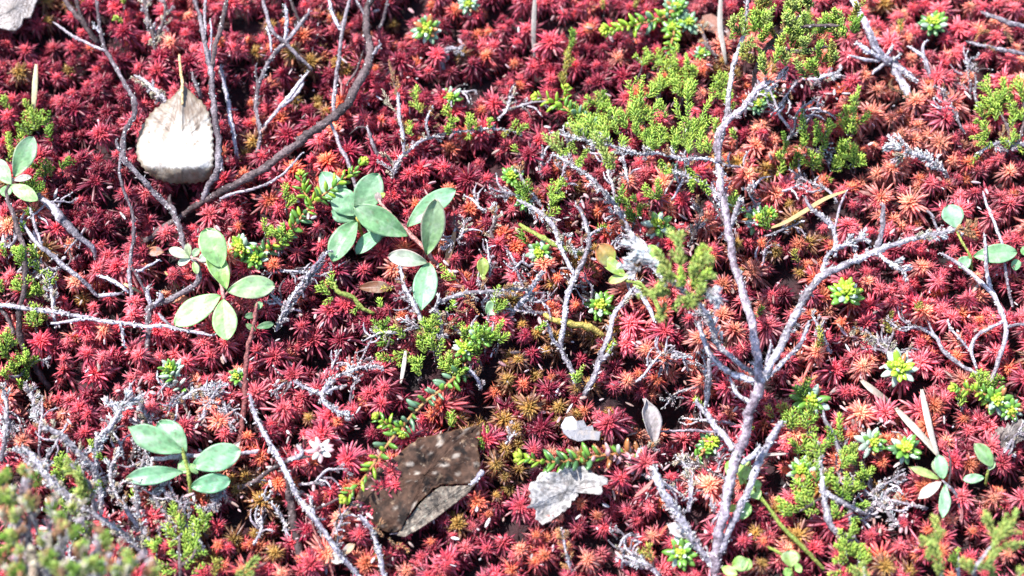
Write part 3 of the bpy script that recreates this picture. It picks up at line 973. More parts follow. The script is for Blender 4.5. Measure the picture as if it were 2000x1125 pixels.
shrub("dead_stick", "flat torn grey strip of bark bending over the crimson moss left of centre", "dead stick", [
    ("stem", 'grey', .1, [(60, 372, 10, 7), (95, 398, 24, 9), (125, 432, 32, 11), (150, 460, 30, 8), (180, 482, 16, 6), (186, 512, -8, 3)])])
shrub("dead_twig", "pale lichen-crusted twig ending at the crooked twig's long arm", "dead twig", [("stem", 'lichen', .5, [(186, 536, 14, 4), (227, 552, 26, 5), (246, 566, 28, 4.5), (254, 572, 20, 3)])])
shrub("dead_twig", "small grey knobbed twig lying low above the long pale twig", "dead twig", [("stem", 'lichen', .7, [(194, 578, 4, 5), (218, 576, 14, 5), (240, 573, 14, 4)])])

# red-brown stem (lower left) and diagonals
shrub("bilberry_twig", "thin red-brown upright stem with three small dark oval leaves", "shrub", [
    ("stem", 'red', .05, [(462, 885, -24, 5), (468, 860, -6, 5), (477, 800, 16, 5), (479, 745, 28, 5), (483, 685, 40, 4.5), (494, 640, 48, 4), (502, 590, 56, 3)])])
shrub("dead_twig", "long lichened diagonal twig running to the bottom edge left of the brown leaf", "dead twig", [
    ("stem", 'lichen', .8, [(488, 770, 26, 5), (500, 812, 34, 7), (527, 867, 40, 7.5), (560, 923, 42, 8), (583, 970, 44, 8.5), (613, 1013, 44, 8.5), (647, 1060, 40, 8), (680, 1100, 34, 7), (720, 1150, 10, 6)]),
    ("branch", 'lichen', .8, [(611, 1005, 44, 5), (608, 985, 48, 5), (606, 968, 52, 4)]),
    ("branch", 'red', .1, [(606, 1015, 36, 2), (620, 1050, 26, 2), (640, 1090, 14, 2), (652, 1130, 0, 2)]),
])
shrub("dead_stick", "thick nearly black stem rising behind the lichened diagonal twig", "dead stick", [
    ("stem", 'brown', .1, [(586, 1100, -20, 8), (578, 1050, 0, 9), (570, 990, 14, 9), (563, 945, 26, 7), (554, 905, 34, 5)])])
shrub("dead_twig", "small lichened side twig standing against the nearly black stem", "dead twig", [("stem", 'lichen', .8, [(566, 1056, 4, 5), (555, 1020, 16, 6), (543, 1000, 24, 5.5), (530, 980, 30, 5)])])
shrub("dead_twig", "lichened twig with a brown flower head rising from the bottom edge", "dead twig", [
    ("stem", 'lichen', .9, [(752, 1150, -10, 6), (745, 1105, 14, 7), (736, 1060, 26, 6.5), (728, 1038, 32, 5)]),
    ("branch", 'lichen', .7, [(730, 1042, 32, 5), (716, 1020, 38, 6), (703, 1005, 42, 5)])],
    [(760, 1050, 775, 1068, 14, 18, 'brown', 7), (775, 1060, 795, 1075, 12, 18, 'rust', 7), (735, 1035, 745, 1020, 30, 40, 'brown', 8), (750, 1048, 732, 1034, 24, 34, 'brown', 8)])
shrub("dead_twig", "brown horizontal stalk reaching to the whitish pink star", "dead twig", [
    ("stem", 'brown', .4, [(455, 960, -10, 5), (500, 938, 16, 5), (533, 914, 28, 5), (567, 898, 34, 5), (612, 890, 38, 4)]),
    ("branch", 'beige' if 'beige' in WOOD else 'pale', .2, [(560, 900, 34, 4), (590, 885, 40, 6), (580, 868, 42, 5)])])
shrub("dead_twig", "thin straight dark stalk beside the lower corner of the brown leaf", "dead twig", [("stem", 'brown', .1, [(618, 993, 4, 2.5), (645, 982, 18, 3), (672, 968, 28, 2.5)])])
pN = [(640, 765, 6, 4), (652, 742, 16, 4.5), (667, 731, 22, 5), (700, 718, 30, 5), (722, 716, 34, 5), (742, 714, 38, 4)]
shrub("dead_heather", "whitish scaly dead spray pointing over dark red moss", "dead heather", [("stem", 'lichen', .9, pN)], auto_sprigs(pN, 9, 'white', 8, 16, 5, (.4, 1)))
pN2 = [(560, 735, 4, 4), (583, 750, 16, 5), (610, 762, 24, 5.5), (628, 770, 28, 7), (634, 786, 28, 6), (657, 803, 28, 6), (688, 812, 26, 5)]
shrub("dead_heather", "scaly grey dead twig curving right below the whitish spray", "dead heather", [("stem", 'lichen', .8, pN2), ("branch", 'lichen', .7, [(628, 770, 28, 6), (640, 750, 32, 5), (648, 735, 34, 4)]), ("branch", 'grey', .6, [(628, 772, 28, 4), (650, 760, 30, 3), (676, 752, 32, 2)])], auto_sprigs(pN2, 10, 'white', 8, 15, 5, (.3, 1)))
# scaly dead twig in the middle
pM = [(540, 645, -8, 4), (557, 602, 16, 5), (580, 568, 26, 6), (610, 525, 36, 6), (643, 488, 46, 5)]
pM2 = [(548, 635, 0, 4), (575, 590, 14, 4), (600, 552, 22, 4), (632, 508, 30, 4)]
shrub("dead_heather", "scaly dead twig of two long parallel arms under the broad blue-green leaves", "dead heather", [("stem", 'lichen', .9, pM), ("branch", 'grey', .8, pM2)],
      auto_sprigs(pM, 16, 'dead', 8, 14, 5, (.05, 1), 35) + auto_sprigs(pM2, 12, 'dead', 8, 13, 5, (.05, 1), 35))

# the big shrub on the right
pG = [(1397, 1150, -10, 12), (1400, 1083, 20, 12), (1410, 1017, 50, 11.5), (1423, 950, 76, 11), (1437, 900, 92, 11), (1457, 843, 106, 11), (1463, 800, 116, 11.5), (1484, 752, 124, 12), (1480, 708, 130, 10), (1473, 658, 138, 9.5), (1457, 592, 148, 9.5), (1443, 542, 156, 9), (1427, 485, 164, 9), (1421, 442, 170, 8.5), (1411, 375, 180, 8.5), (1402, 317, 188, 8)]
pG1 = [(1402, 317, 188, 5), (1372, 309, 192, 5), (1330, 310, 198, 4.5), (1285, 298, 206, 4), (1245, 300, 212, 4), (1195, 284, 220, 3.4), (1130, 270, 230, 2.8), (1075, 258, 238, 2)]
pGt = [(1402, 317, 188, 8), (1402, 270, 194, 8), (1420, 235, 200, 8), (1447, 213, 206, 7.5), (1473, 183, 212, 7.5), (1505, 157, 220, 7)]
pGu = [(1405, 290, 190, 6), (1416, 235, 196, 6), (1423, 187, 204, 5.5), (1433, 127, 214, 6), (1447, 87, 220, 5.5), (1456, 40, 228, 5), (1462, -30, 236, 4)]
pG2 = [(1484, 752, 124, 9), (1497, 725, 126, 9), (1527, 668, 132, 9), (1557, 610, 140, 8.5), (1583, 565, 148, 8.5), (1607, 535, 154, 9), (1647, 518, 162, 7.5), (1687, 502, 170, 7), (1733, 482, 180, 6.5), (1783, 465, 190, 6), (1833, 455, 200, 5.5), (1880, 447, 210, 4)]
pG3 = [(1396, 1108, 10, 9), (1362, 1067, 34, 10), (1327, 1010, 56, 12), (1297, 960, 74, 12), (1274, 912, 88, 13)]
br = [("stem", 'purple', .45, pG), ("branch", 'lichen', .8, pG1), ("branch", 'purple', .7, pGt), ("branch", 'grey', .5, pGu), ("branch", 'grey', .7, pG2), ("branch", 'lichen', 1.0, pG3),
      ("branch", 'lichen', .6, [(1430, 880, 94, 7), (1414, 850, 96, 7), (1400, 835, 98, 7), (1380, 807, 100, 6), (1358, 782, 104, 5)]),
      ("branch", 'lichen', .6, [(1406, 1080, 24, 8), (1433, 1017, 40, 8), (1460, 960, 56, 8), (1480, 905, 70, 9), (1502, 865, 84, 8), (1530, 820, 98, 9)]),
      ("branch", 'lichen', .5, [(1450, 905, 94, 6), (1470, 890, 98, 6), (1485, 868, 102, 5)]),
      ("branch", 'grey', .8, [(1477, 732, 126, 7), (1433, 700, 128, 7), (1400, 668, 130, 7), (1383, 625, 134, 6), (1362, 605, 138, 5)]),
      ("branch", 'lichen', .7, [(1472, 745, 124, 7), (1430, 730, 120, 6.5), (1396, 702, 118, 6), (1372, 655, 118, 6), (1362, 628, 118, 5)]),
      ("branch", 'grey', .5, [(1386, 700, 118, 5), (1384, 750, 110, 5), (1378, 800, 100, 5)]),
      ("branch", 'lichen', .6, [(1495, 740, 124, 5), (1540, 697, 126, 5), (1566, 665, 130, 5), (1580, 625, 134, 4)]),
      ("branch", 'lichen', .6, [(1470, 790, 114, 5), (1440, 770, 112, 5), (1425, 735, 114, 4)]),
      ("branch", 'lichen', .5, [(1490, 735, 124, 4), (1500, 700, 128, 4), (1506, 668, 132, 3.5)]),
      ("branch", 'lichen', .9, [(1606, 533, 154, 6), (1618, 497, 160, 6), (1640, 482, 164, 6), (1668, 470, 170, 7), (1692, 462, 174, 5)]),
      ("branch", 'grey', .3, [(1712, 492, 176, 6), (1722, 455, 186, 6), (1726, 398, 200, 6)]),
      ("branch", 'lichen', 1.0, [(1712, 494, 176, 4), (1735, 512, 178, 6), (1768, 528, 180, 8)]),
      ("branch", 'grey', .6, [(1631, 500, 158, 4), (1630, 455, 160, 5), (1615, 430, 164, 6), (1592, 412, 168, 5), (1572, 385, 172, 3.5)]),
      ("branch", 'purple', .3, [(1630, 448, 160, 3), (1640, 405, 166, 3), (1654, 372, 170, 3)]),
      ("branch", 'grey', .6, [(1440, 530, 158, 5), (1447, 560, 150, 5), (1467, 620, 142, 5), (1478, 690, 130, 5)]),
      ("branch", 'grey', .8, [(1410, 385, 178, 5), (1382, 365, 182, 5), (1345, 345, 188, 5), (1315, 335, 192, 4)]),
      ("branch", 'grey', .7, [(1428, 440, 170, 5), (1440, 405, 176, 6), (1447, 385, 178, 5)]),
      ("branch", 'brown', .3, [(1420, 442, 170, 4), (1395, 400, 176, 3.5), (1378, 375, 178, 3)])]
sg = []
G_ = 'green'
for x0, y0, x1, y1, h in [(1245, 265, 1232, 205, 216), (1248, 238, 1256, 150, 220), (1262, 235, 1290, 195, 220), (1225, 250, 1215, 225, 218), (1205, 262, 1200, 215, 222), (1280, 290, 1290, 245, 208), (1262, 295, 1275, 258, 210),
                         (1318, 300, 1330, 240, 200), (1300, 230, 1292, 205, 212), (1345, 300, 1358, 235, 196), (1370, 300, 1385, 240, 192), (1365, 250, 1390, 190, 196), (1345, 255, 1352, 155, 202), (1330, 230, 1320, 195, 206),
                         (1195, 285, 1170, 232, 224), (1160, 272, 1140, 225, 228), (1135, 268, 1112, 232, 232), (1175, 290, 1190, 325, 214), (1120, 275, 1095, 300, 226), (1150, 290, 1130, 320, 220), (1210, 295, 1222, 270, 216),
                         (1235, 185, 1228, 160, 220), (1245, 215, 1232, 182, 220), (1385, 300, 1378, 270, 192), (1340, 325, 1352, 372, 186), (1370, 360, 1385, 378, 182), (1290, 310, 1305, 335, 200), (1265, 190, 1286, 164, 222)]:
    sg.append((x0, y0, x1, y1, h - 6, h + 8, 'green', 8.5))
for x0, y0, x1, y1, h in [(1100, 300, 1062, 262, 236), (1180, 300, 1160, 260, 228), (1200, 330, 1180, 290, 220), (1100, 285, 1085, 262, 238)]:
    sg.append((x0, y0, x1, y1, h, h + 8, 'blur', 9))
sg += auto_sprigs(pG1, 26, ['dead', 'white', 'brown'], 10, 24, 6, (.05, .9)) + auto_sprigs(pG, 16, ['dead', 'white'], 8, 18, 5, (.35, 1)) + auto_sprigs(pG2, 16, ['dead', 'white'], 8, 20, 5, (.1, 1)) + auto_sprigs(pGt, 9, ['white', 'dead'], 8, 16, 5)
sg += auto_sprigs([(1860, 452, 205), (1905, 446, 214)], 9, ['brown', 'rust', 'beige'], 10, 24, 8, (0, 1)) + auto_sprigs([(1650, 478, 166), (1690, 464, 174)], 8, 'white', 10, 20, 7) + auto_sprigs([(1740, 510, 178), (1770, 530, 180)], 6, 'white', 10, 18, 8)
sg += auto_sprigs(pG3, 10, ['white', 'dead'], 8, 20, 6) + auto_sprigs([(1433, 700, 128), (1383, 625, 134), (1350, 600, 140)], 14, ['dead', 'white', 'brown'], 10, 24, 6) + auto_sprigs([(1780, 466, 190), (1840, 455, 200)], 9, ['white', 'beige'], 8, 18, 6)
# the blurred tall part in front, with green tips
sg += [(x0, y0, x1, y1, h + 90, h + 110, random.choice(['blur', 'blur', 'green']), 11) for x0, y0, x1, y1, h in [(1330, 520, 1308, 452, 250), (1345, 530, 1372, 480, 250), (1310, 530, 1282, 492, 250), (1350, 545, 1392, 505, 250), (1300, 590, 1290, 620, 236), (1355, 600, 1372, 560, 240), (1320, 540, 1290, 520, 250), (1350, 560, 1385, 530, 246), (1310, 570, 1288, 560, 244), (1340, 600, 1352, 575, 240),
       (1330, 575, 1320, 600, 240), (1300, 545, 1275, 575, 246), (1365, 555, 1395, 540, 246), (1335, 560, 1330, 525, 248)]]
sg += [(x0, y0, x1, y1, h + 80, h + 95, 'white', 13) for x0, y0, x1, y1, h in [(1290, 520, 1250, 480, 244), (1265, 500, 1225, 505, 244), (1250, 520, 1235, 535, 240), (1360, 575, 1400, 565, 240), (1385, 565, 1398, 590, 236), (1255, 495, 1240, 465, 246)]]
br += [("branch", 'grey', .8, [(1400, 668, 130, 6), (1390, 630, 160, 6), (1362, 590, 200, 6), (1320, 555, 262, 6), (1280, 520, 310, 5), (1245, 490, 330, 5)])]
shrub("heather_shrub", "tall purple-grey lichened heather shrub with long forking branches right of centre", "heather shrub", br, sg)

# slanting lichened branch, top right
pH = [(1790, 222, -16, 7), (1777, 187, 6, 8), (1760, 157, 24, 10), (1745, 127, 36, 11), (1720, 107, 44, 10), (1700, 66, 54, 9), (1684, 33, 62, 8), (1660, -10, 70, 8), (1650, -40, 74, 8)]
shrub("heather_branch", "slanting grey lichened branch with short side stubs near the top", "dead branch", [
    ("stem", 'lichen', .6, pH), ("branch", 'lichen', .7, [(1716, 112, 44, 6), (1690, 96, 48, 6), (1672, 82, 52, 5)]), ("branch", 'grey', .4, [(1718, 118, 42, 4), (1690, 116, 44, 4.5), (1656, 107, 48, 4)]),
    ("branch", 'grey', .3, [(1728, 124, 40, 4.5), (1712, 135, 34, 5), (1704, 145, 30, 4)]), ("branch", 'lichen', .9, [(1745, 125, 38, 9), (1770, 142, 34, 10), (1790, 155, 26, 8)]),
    ("twiglet", 'lichen', .9, [(1730, 110, 44, 5), (1738, 98, 50, 5), (1744, 88, 52, 4)]), ("twiglet", 'lichen', .9, [(1740, 118, 42, 5), (1754, 110, 48, 5), (1758, 104, 50, 4)])],
    [(1745, 150, 1775, 185, 20, 10, 'brown', 6)])
shrub("dead_twig", "light brown forked twig standing under the bright green crowberry tip near the top", "dead twig", [
    ("stem", 'grey', .2, [(1822, 165, -8, 4), (1814, 143, 12, 5), (1805, 113, 26, 5.5), (1795, 104, 32, 5), (1772, 88, 38, 4)]), ("branch", 'grey', .2, [(1805, 112, 26, 4), (1803, 92, 34, 4), (1812, 76, 40, 3.5)])])
pI = [(1850, 345, -6, 5), (1838, 330, 10, 6), (1815, 312, 20, 7), (1790, 300, 26, 8), (1768, 290, 32, 8)]
shrub("dead_heather", "bright white lichened heather twig end lying on salmon moss", "dead heather", [("stem", 'lichen', 1.0, pI)],
      auto_sprigs(pI, 16, 'white', 10, 20, 7, (.1, 1)) + [(1762, 290, 1738, 268, 34, 44, 'white', 12), (1760, 295, 1732, 285, 34, 40, 'white', 10), (1758, 300, 1748, 312, 32, 32, 'dead', 12), (1760, 285, 1752, 266, 36, 44, 'white', 11), (1765, 300, 1752, 320, 30, 28, 'beige', 9)])

# thin forked grey twig at the right
shrub("dead_twig", "thin forked grey twig with many arms near the right edge", "dead twig", [
    ("stem", 'pale', .4, [(1930, 760, -16, 5), (1938, 735, 0, 5), (1953, 695, 14, 5), (1963, 655, 24, 5.5), (1962, 625, 32, 5.5), (1950, 592, 40, 5.5), (1932, 566, 46, 5.5), (1893, 532, 52, 5), (1860, 507, 54, 4.5), (1834, 493, 56, 3)]),
    ("branch", 'grey', .4, [(1943, 582, 42, 4.5), (1930, 545, 48, 4.5), (1926, 508, 54, 4), (1922, 455, 60, 3.5)]),
    ("branch", 'pale', .3, [(1958, 628, 32, 4), (1935, 640, 32, 4), (1907, 657, 30, 4.5), (1897, 685, 22, 4.5), (1908, 725, 2, 4)]),
    ("branch", 'grey', .3, [(1912, 730, 0, 4), (1877, 712, 14, 5), (1847, 688, 22, 5), (1827, 658, 28, 4.5), (1789, 637, 32, 3.5)]),
    ("branch", 'grey', .3, [(1830, 662, 28, 3), (1820, 645, 30, 3), (1811, 625, 32, 2.5)]),
    ("branch", 'grey', .3, [(1965, 640, 28, 3.5), (1982, 634, 30, 3.5), (2020, 630, 32, 3)]),
    ("branch", 'lichen', .5, [(1897, 688, 20, 3), (1875, 662, 26, 3), (1856, 640, 30, 3), (1852, 622, 32, 2.5)]),
])
shrub("dead_twig", "thin dark upright twig rising behind the two oval leaves", "dead twig", [
    ("stem", 'grey', .2, [(1978, 600, -6, 4), (1967, 545, 18, 4), (1960, 490, 34, 4), (1946, 445, 42, 4), (1932, 410, 46, 3.5), (1920, 372, 50, 3)])])
shrub("dead_twig", "little grey twig sticking up at the left of the forked grey twig", "dead twig", [("stem", 'grey', .4, [(1830, 448, -4, 3), (1820, 420, 14, 4), (1805, 410, 20, 3)])])
shrub("dead_twig", "dark knobbly twig running off the top right edge", "dead twig", [
    ("stem", 'grey', .3, [(2030, 60, 34, 6), (1985, 48, 36, 6), (1960, 40, 34, 6), (1935, 30, 26, 5), (1915, 22, 10, 4)]), ("branch", 'grey', .3, [(2030, 110, 20, 5), (1985, 102, 24, 5), (1950, 95, 22, 5), (1910, 88, 16, 4), (1885, 80, 6, 4)])],
    [(1935, 60, 1905, 78, 18, 14, 'rust', 7), (1920, 85, 1945, 100, 14, 18, 'brown', 7), (1960, 60, 1975, 78, 24, 18, 'brown', 7)])

# twisted dead twigs in the centre
shrub("dead_heather", "twisted grey dead heather with upright crossing arms in the middle", "dead heather", [
    ("stem", 'grey', .5, [(1122, 760, -20, 6), (1120, 728, 0, 6), (1098, 685, 18, 6), (1100, 630, 30, 6), (1107, 582, 38, 6), (1123, 542, 44, 6.5), (1140, 508, 48, 6), (1150, 468, 52, 5.5), (1143, 435, 56, 5), (1124, 392, 60, 4.5)]),
    ("branch", 'lichen', .8, [(1098, 680, 18, 5), (1078, 658, 26, 5), (1069, 628, 32, 5)]), ("branch", 'grey', .6, [(1124, 540, 44, 5), (1108, 508, 46, 5), (1096, 485, 48, 5), (1080, 440, 50, 6), (1045, 408, 52, 5), (1010, 390, 52, 4)]),
    ("branch", 'grey', .5, [(1146, 470, 50, 4), (1160, 455, 54, 4), (1178, 445, 56, 4)])],
    auto_sprigs([(1020, 395, 52), (1080, 440, 52), (1130, 490, 46)], 22, ['dead', 'white', 'beige'], 9, 18, 6) + auto_sprigs([(1107, 582, 38), (1140, 508, 48), (1124, 392, 60)], 12, ['dead', 'brown'], 8, 16, 5) +
    [(1165, 455, 1180, 440, 50, 56, 'green', 7), (1045, 640, 1062, 632, 34, 38, 'green', 8)])
shrub("dead_heather", "slanting dead heather stem with a forked foot beside the yellow stalk", "dead heather", [
    ("stem", 'grey', .5, [(1140, 775, -16, 6), (1160, 740, 6, 7), (1172, 700, 20, 7), (1187, 658, 32, 6.5), (1200, 615, 42, 6), (1222, 585, 50, 5.5), (1241, 560, 56, 5)]),
    ("branch", 'lichen', .7, [(1240, 566, 54, 4.5), (1262, 588, 46, 5.5), (1278, 628, 32, 5)]), ("branch", 'grey', .6, [(1172, 705, 20, 5), (1188, 690, 24, 5), (1200, 672, 28, 4)])],
    auto_sprigs([(1160, 740, 6), (1200, 615, 42), (1240, 562, 56)], 12, ['dead', 'beige'], 8, 14, 5, (.1, 1), 35) + [(1190, 690, 1200, 668, 26, 32, 'green', 8)])
pK4 = [(1300, 560, 20, 6), (1287, 535, 30, 7), (1253, 498, 44, 8), (1233, 458, 54, 8), (1213, 418, 62, 7.5), (1180, 375, 70, 7), (1147, 343, 76, 6), (1115, 320, 80, 5), (1080, 300, 82, 4)]
shrub("dead_heather", "fuzzy grey heather stem slanting up to the left above the round orange-edged leaves", "dead heather", [("stem", 'grey', .9, pK4)],
      auto_sprigs(pK4, 26, ['dead', 'white', 'brown'], 8, 20, 6) + [(1230, 405, 1215, 385, 56, 62, 'green', 8), (1245, 400, 1265, 402, 54, 56, 'olive', 8), (1242, 395, 1238, 385, 56, 62, 'green', 8)])
pK5 = [(990, 625, -4, 6), (1004, 606, 14, 7), (1027, 582, 26, 8), (1042, 556, 34, 7), (1062, 530, 40, 5)]
shrub("dead_heather", "short thick lichened twig slanting beside the bright heather in the middle", "dead heather", [("stem", 'lichen', .9, pK5)], auto_sprigs(pK5, 8, 'white', 7, 12, 5, (.1, 1), 30))
shrub("green_stalk", "bent yellow-green bare stem above the twisted dead heather", "stem", [("stem", 'green', 0, [(1015, 438, 10, 4), (1035, 450, 30, 4.5), (1083, 476, 40, 5), (1120, 490, 38, 5), (1146, 498, 20, 4)])])
shrub("green_stalk", "curved yellow stalk lying under the twisted dead heather", "stem", [("stem", 'yellow', 0, [(1060, 612, 4, 4), (1080, 624, 20, 5), (1117, 632, 26, 6), (1150, 638, 24, 6), (1182, 656, 6, 5)])])

# middle heather with green and dead shoots
pL = [(868, 715, -12, 7), (850, 685, 8, 7), (836, 648, 22, 7), (822, 618, 32, 6), (806, 588, 42, 5.5), (790, 562, 50, 5), (780, 518, 58, 4)]
pL2 = [(856, 695, 6, 5), (862, 660, 20, 5), (858, 620, 30, 5), (855, 595, 36, 5), (900, 574, 44, 5), (957, 568, 46, 4.5), (1000, 565, 46, 4.5), (1035, 566, 42, 4)]
shrub("heather_shrub", "mixed heather with dead grey stems and fresh green shoots under the pale downward leaf", "heather shrub", [("stem", 'grey', .5, pL), ("branch", 'grey', .5, pL2)],
      [(760, 655, 733, 645, 20, 26, 'green', 8), (770, 668, 742, 672, 18, 22, 'dark', 8), (790, 660, 765, 640, 24, 30, 'green', 8), (800, 690, 770, 690, 12, 18, 'green', 8), (770, 702, 743, 700, 10, 16, 'green', 9), (800, 705, 780, 712, 8, 10, 'green', 8),
       (820, 700, 808, 712, 8, 8, 'green', 8), (830, 690, 818, 668, 20, 26, 'green', 8), (795, 640, 772, 622, 32, 38, 'brown', 7), (820, 640, 795, 618, 32, 38, 'dead', 8), (812, 625, 780, 625, 36, 40, 'white', 7), (850, 600, 856, 578, 40, 48, 'white', 7),
       (862, 610, 845, 628, 32, 30, 'green', 8), (870, 605, 885, 590, 36, 42, 'green', 8), (885, 600, 910, 605, 34, 34, 'brown', 7), (905, 590, 935, 612, 36, 34, 'rust', 6), (920, 585, 905, 560, 42, 50, 'rust', 6), (940, 570, 948, 545, 46, 54, 'brown', 6),
       (955, 572, 985, 600, 42, 36, 'brown', 6), (895, 620, 870, 645, 28, 22, 'brown', 7), (880, 640, 905, 632, 24, 26, 'green', 7), (845, 665, 870, 655, 22, 26, 'dead', 7), (835, 650, 812, 650, 26, 30, 'brown', 7),
       (770, 560, 748, 562, 44, 48, 'olive', 7), (745, 600, 742, 585, 24, 30, 'green', 8)] + auto_sprigs(pL2, 24, ['dead', 'brown', 'beige', 'white', 'olive'], 9, 18, 6) + auto_sprigs(pL, 12, ['dead', 'brown'], 8, 16, 5))
# little green heather left of it
shrub("heather_shoot", "small green-stemmed heather runner with four bright tips on dark moss", "heather", [("stem", 'green', 0, [(730, 612, -4, 4), (705, 598, 12, 4), (690, 580, 22, 4.5), (665, 572, 28, 4.5), (655, 560, 32, 4), (650, 545, 36, 3)])],
      [(656, 565, 648, 533, 32, 40, 'green', 8), (645, 575, 618, 560, 26, 30, 'green', 8), (650, 580, 636, 592, 24, 22, 'green', 8), (700, 598, 692, 608, 14, 14, 'green', 8)])
# knobbly runner
pR = [(765, 400, -10, 4), (764, 355, 8, 5), (775, 322, 18, 6), (792, 298, 24, 6), (820, 277, 28, 5), (850, 266, 30, 3.6), (877, 259, 32, 3), (917, 254, 32, 2.6), (960, 251, 32, 2.4), (1000, 256, 30, 2.2), (1018, 262, 28, 1.6)]
shrub("heather_shoot", "knobbly grey heather runner with small yellow-green tufts along it", "heather", [("stem", 'grey', .8, pR), ("branch", 'grey', .5, [(790, 300, 30, 4), (786, 260, 42, 4.5), (781, 225, 50, 4.5), (776, 180, 58, 3.5)]), ("branch", 'grey', .4, [(838, 270, 38, 3), (833, 240, 46, 3.5), (846, 205, 54, 3)])],
      [(818, 215, 814, 170, 44, 52, 'green', 8), (820, 220, 822, 205, 42, 44, 'olive', 8), (798, 262, 800, 238, 40, 46, 'green', 8), (806, 265, 801, 252, 38, 42, 'green', 8), (876, 255, 872, 208, 42, 52, 'green', 9), (880, 262, 873, 250, 40, 42, 'green', 9),
       (888, 250, 892, 233, 44, 50, 'green', 9), (917, 253, 922, 228, 44, 52, 'green', 9), (915, 258, 916, 268, 40, 38, 'green', 9), (930, 254, 928, 238, 44, 48, 'green', 9), (958, 250, 958, 234, 44, 50, 'green', 9), (1000, 256, 1008, 238, 42, 48, 'green', 8), (1010, 262, 1028, 246, 38, 44, 'green', 8), (995, 256, 985, 264, 38, 36, 'olive', 8),
       (778, 190, 760, 120, 54, 66, 'brown', 6), (774, 180, 776, 150, 56, 64, 'rust', 5), (785, 230, 748, 175, 46, 52, 'beige', 6), (768, 345, 740, 315, 14, 26, 'dead', 8), (772, 330, 745, 300, 18, 28, 'beige', 7)]
      + auto_sprigs(pR, 18, ['white', 'dead', 'beige'], 7, 14, 5) + auto_sprigs([(846, 265, 40), (848, 205, 54)], 5, ['brown', 'rust'], 7, 12, 5) + auto_sprigs([(790, 300, 30), (781, 225, 50)], 6, ['brown'], 7, 12, 5))

# low heather tuft on salmon moss
shrub("heather_shrub", "low bright heather tuft with upright shoots on salmon-orange moss", "heather shrub", [
    ("stem", 'brown', .3, [(1640, 335, -16, 5), (1625, 312, 10, 5), (1600, 298, 24, 4), (1572, 285, 34, 4)]), ("branch", 'brown', .2, [(1626, 312, 10, 4), (1650, 290, 24, 4), (1664, 260, 36, 4)]), ("branch", 'brown', .2, [(1626, 318, 6, 4), (1638, 335, 8, 4)])],
    [(1668, 262, 1677, 172, 36, 56, 'green', 9), (1675, 240, 1697, 220, 38, 46, 'green', 9), (1655, 262, 1650, 232, 34, 42, 'green', 8), (1575, 272, 1567, 215, 34, 48, 'dark', 8), (1590, 285, 1592, 235, 30, 44, 'dark', 8), (1612, 290, 1628, 245, 26, 38, 'green', 8),
     (1565, 290, 1572, 262, 30, 38, 'green', 8), (1530, 300, 1530, 260, 22, 34, 'dark', 8), (1530, 320, 1520, 300, 18, 24, 'green', 9), (1518, 345, 1528, 322, 12, 20, 'green', 9), (1600, 300, 1610, 278, 24, 30, 'green', 8), (1640, 300, 1648, 275, 22, 32, 'green', 9),
     (1650, 300, 1660, 270, 24, 34, 'green', 9), (1610, 320, 1590, 300, 14, 20, 'green', 8), (1625, 335, 1640, 310, 12, 22, 'green', 9), (1612, 345, 1622, 352, 6, 4, 'green', 8), (1650, 310, 1640, 332, 18, 12, 'green', 8), (1660, 300, 1685, 310, 24, 24, 'green', 9), (1595, 325, 1602, 330, 10, 8, 'green', 8), (1545, 330, 1555, 290, 10, 24, 'dark', 8)])
# tuft at the right edge
shrub("heather_shrub", "bright heather tuft with a white lichened runner at the right edge", "heather shrub", [
    ("stem", 'lichen', .9, [(2040, 285, 24, 6), (1990, 280, 26, 6), (1960, 276, 26, 6), (1930, 285, 18, 5), (1905, 305, 2, 4)]), ("branch", 'brown', .3, [(1975, 278, 26, 5), (1968, 250, 34, 4), (1955, 220, 42, 4)]), ("branch", 'brown', .2, [(1990, 278, 26, 4), (2002, 230, 40, 4), (1998, 190, 50, 4)])],
    [(1958, 225, 1928, 150, 40, 56, 'green', 9), (1950, 200, 1960, 155, 44, 56, 'green', 9), (1940, 215, 1915, 188, 40, 46, 'green', 9), (1945, 235, 1935, 215, 38, 42, 'green', 8), (1930, 260, 1897, 268, 28, 30, 'green', 9), (1935, 275, 1910, 282, 24, 24, 'green', 8), (1932, 262, 1922, 238, 30, 38, 'green', 9),
     (1985, 225, 1968, 190, 44, 54, 'green', 9), (1990, 230, 1978, 205, 42, 50, 'green', 9), (2000, 200, 1988, 150, 48, 62, 'green', 9), (1995, 235, 2010, 205, 40, 48, 'green', 9), (1975, 250, 1985, 225, 36, 44, 'green', 8), (1955, 275, 1960, 245, 28, 36, 'brown', 7), (1970, 275, 1978, 250, 28, 36, 'brown', 7), (1910, 300, 1897, 316, 6, 2, 'green', 8), (1980, 285, 1996, 296, 24, 20, 'green', 8)]
    + auto_sprigs([(1930, 285, 18), (2000, 280, 26)], 10, ['white', 'dead'], 8, 14, 6))
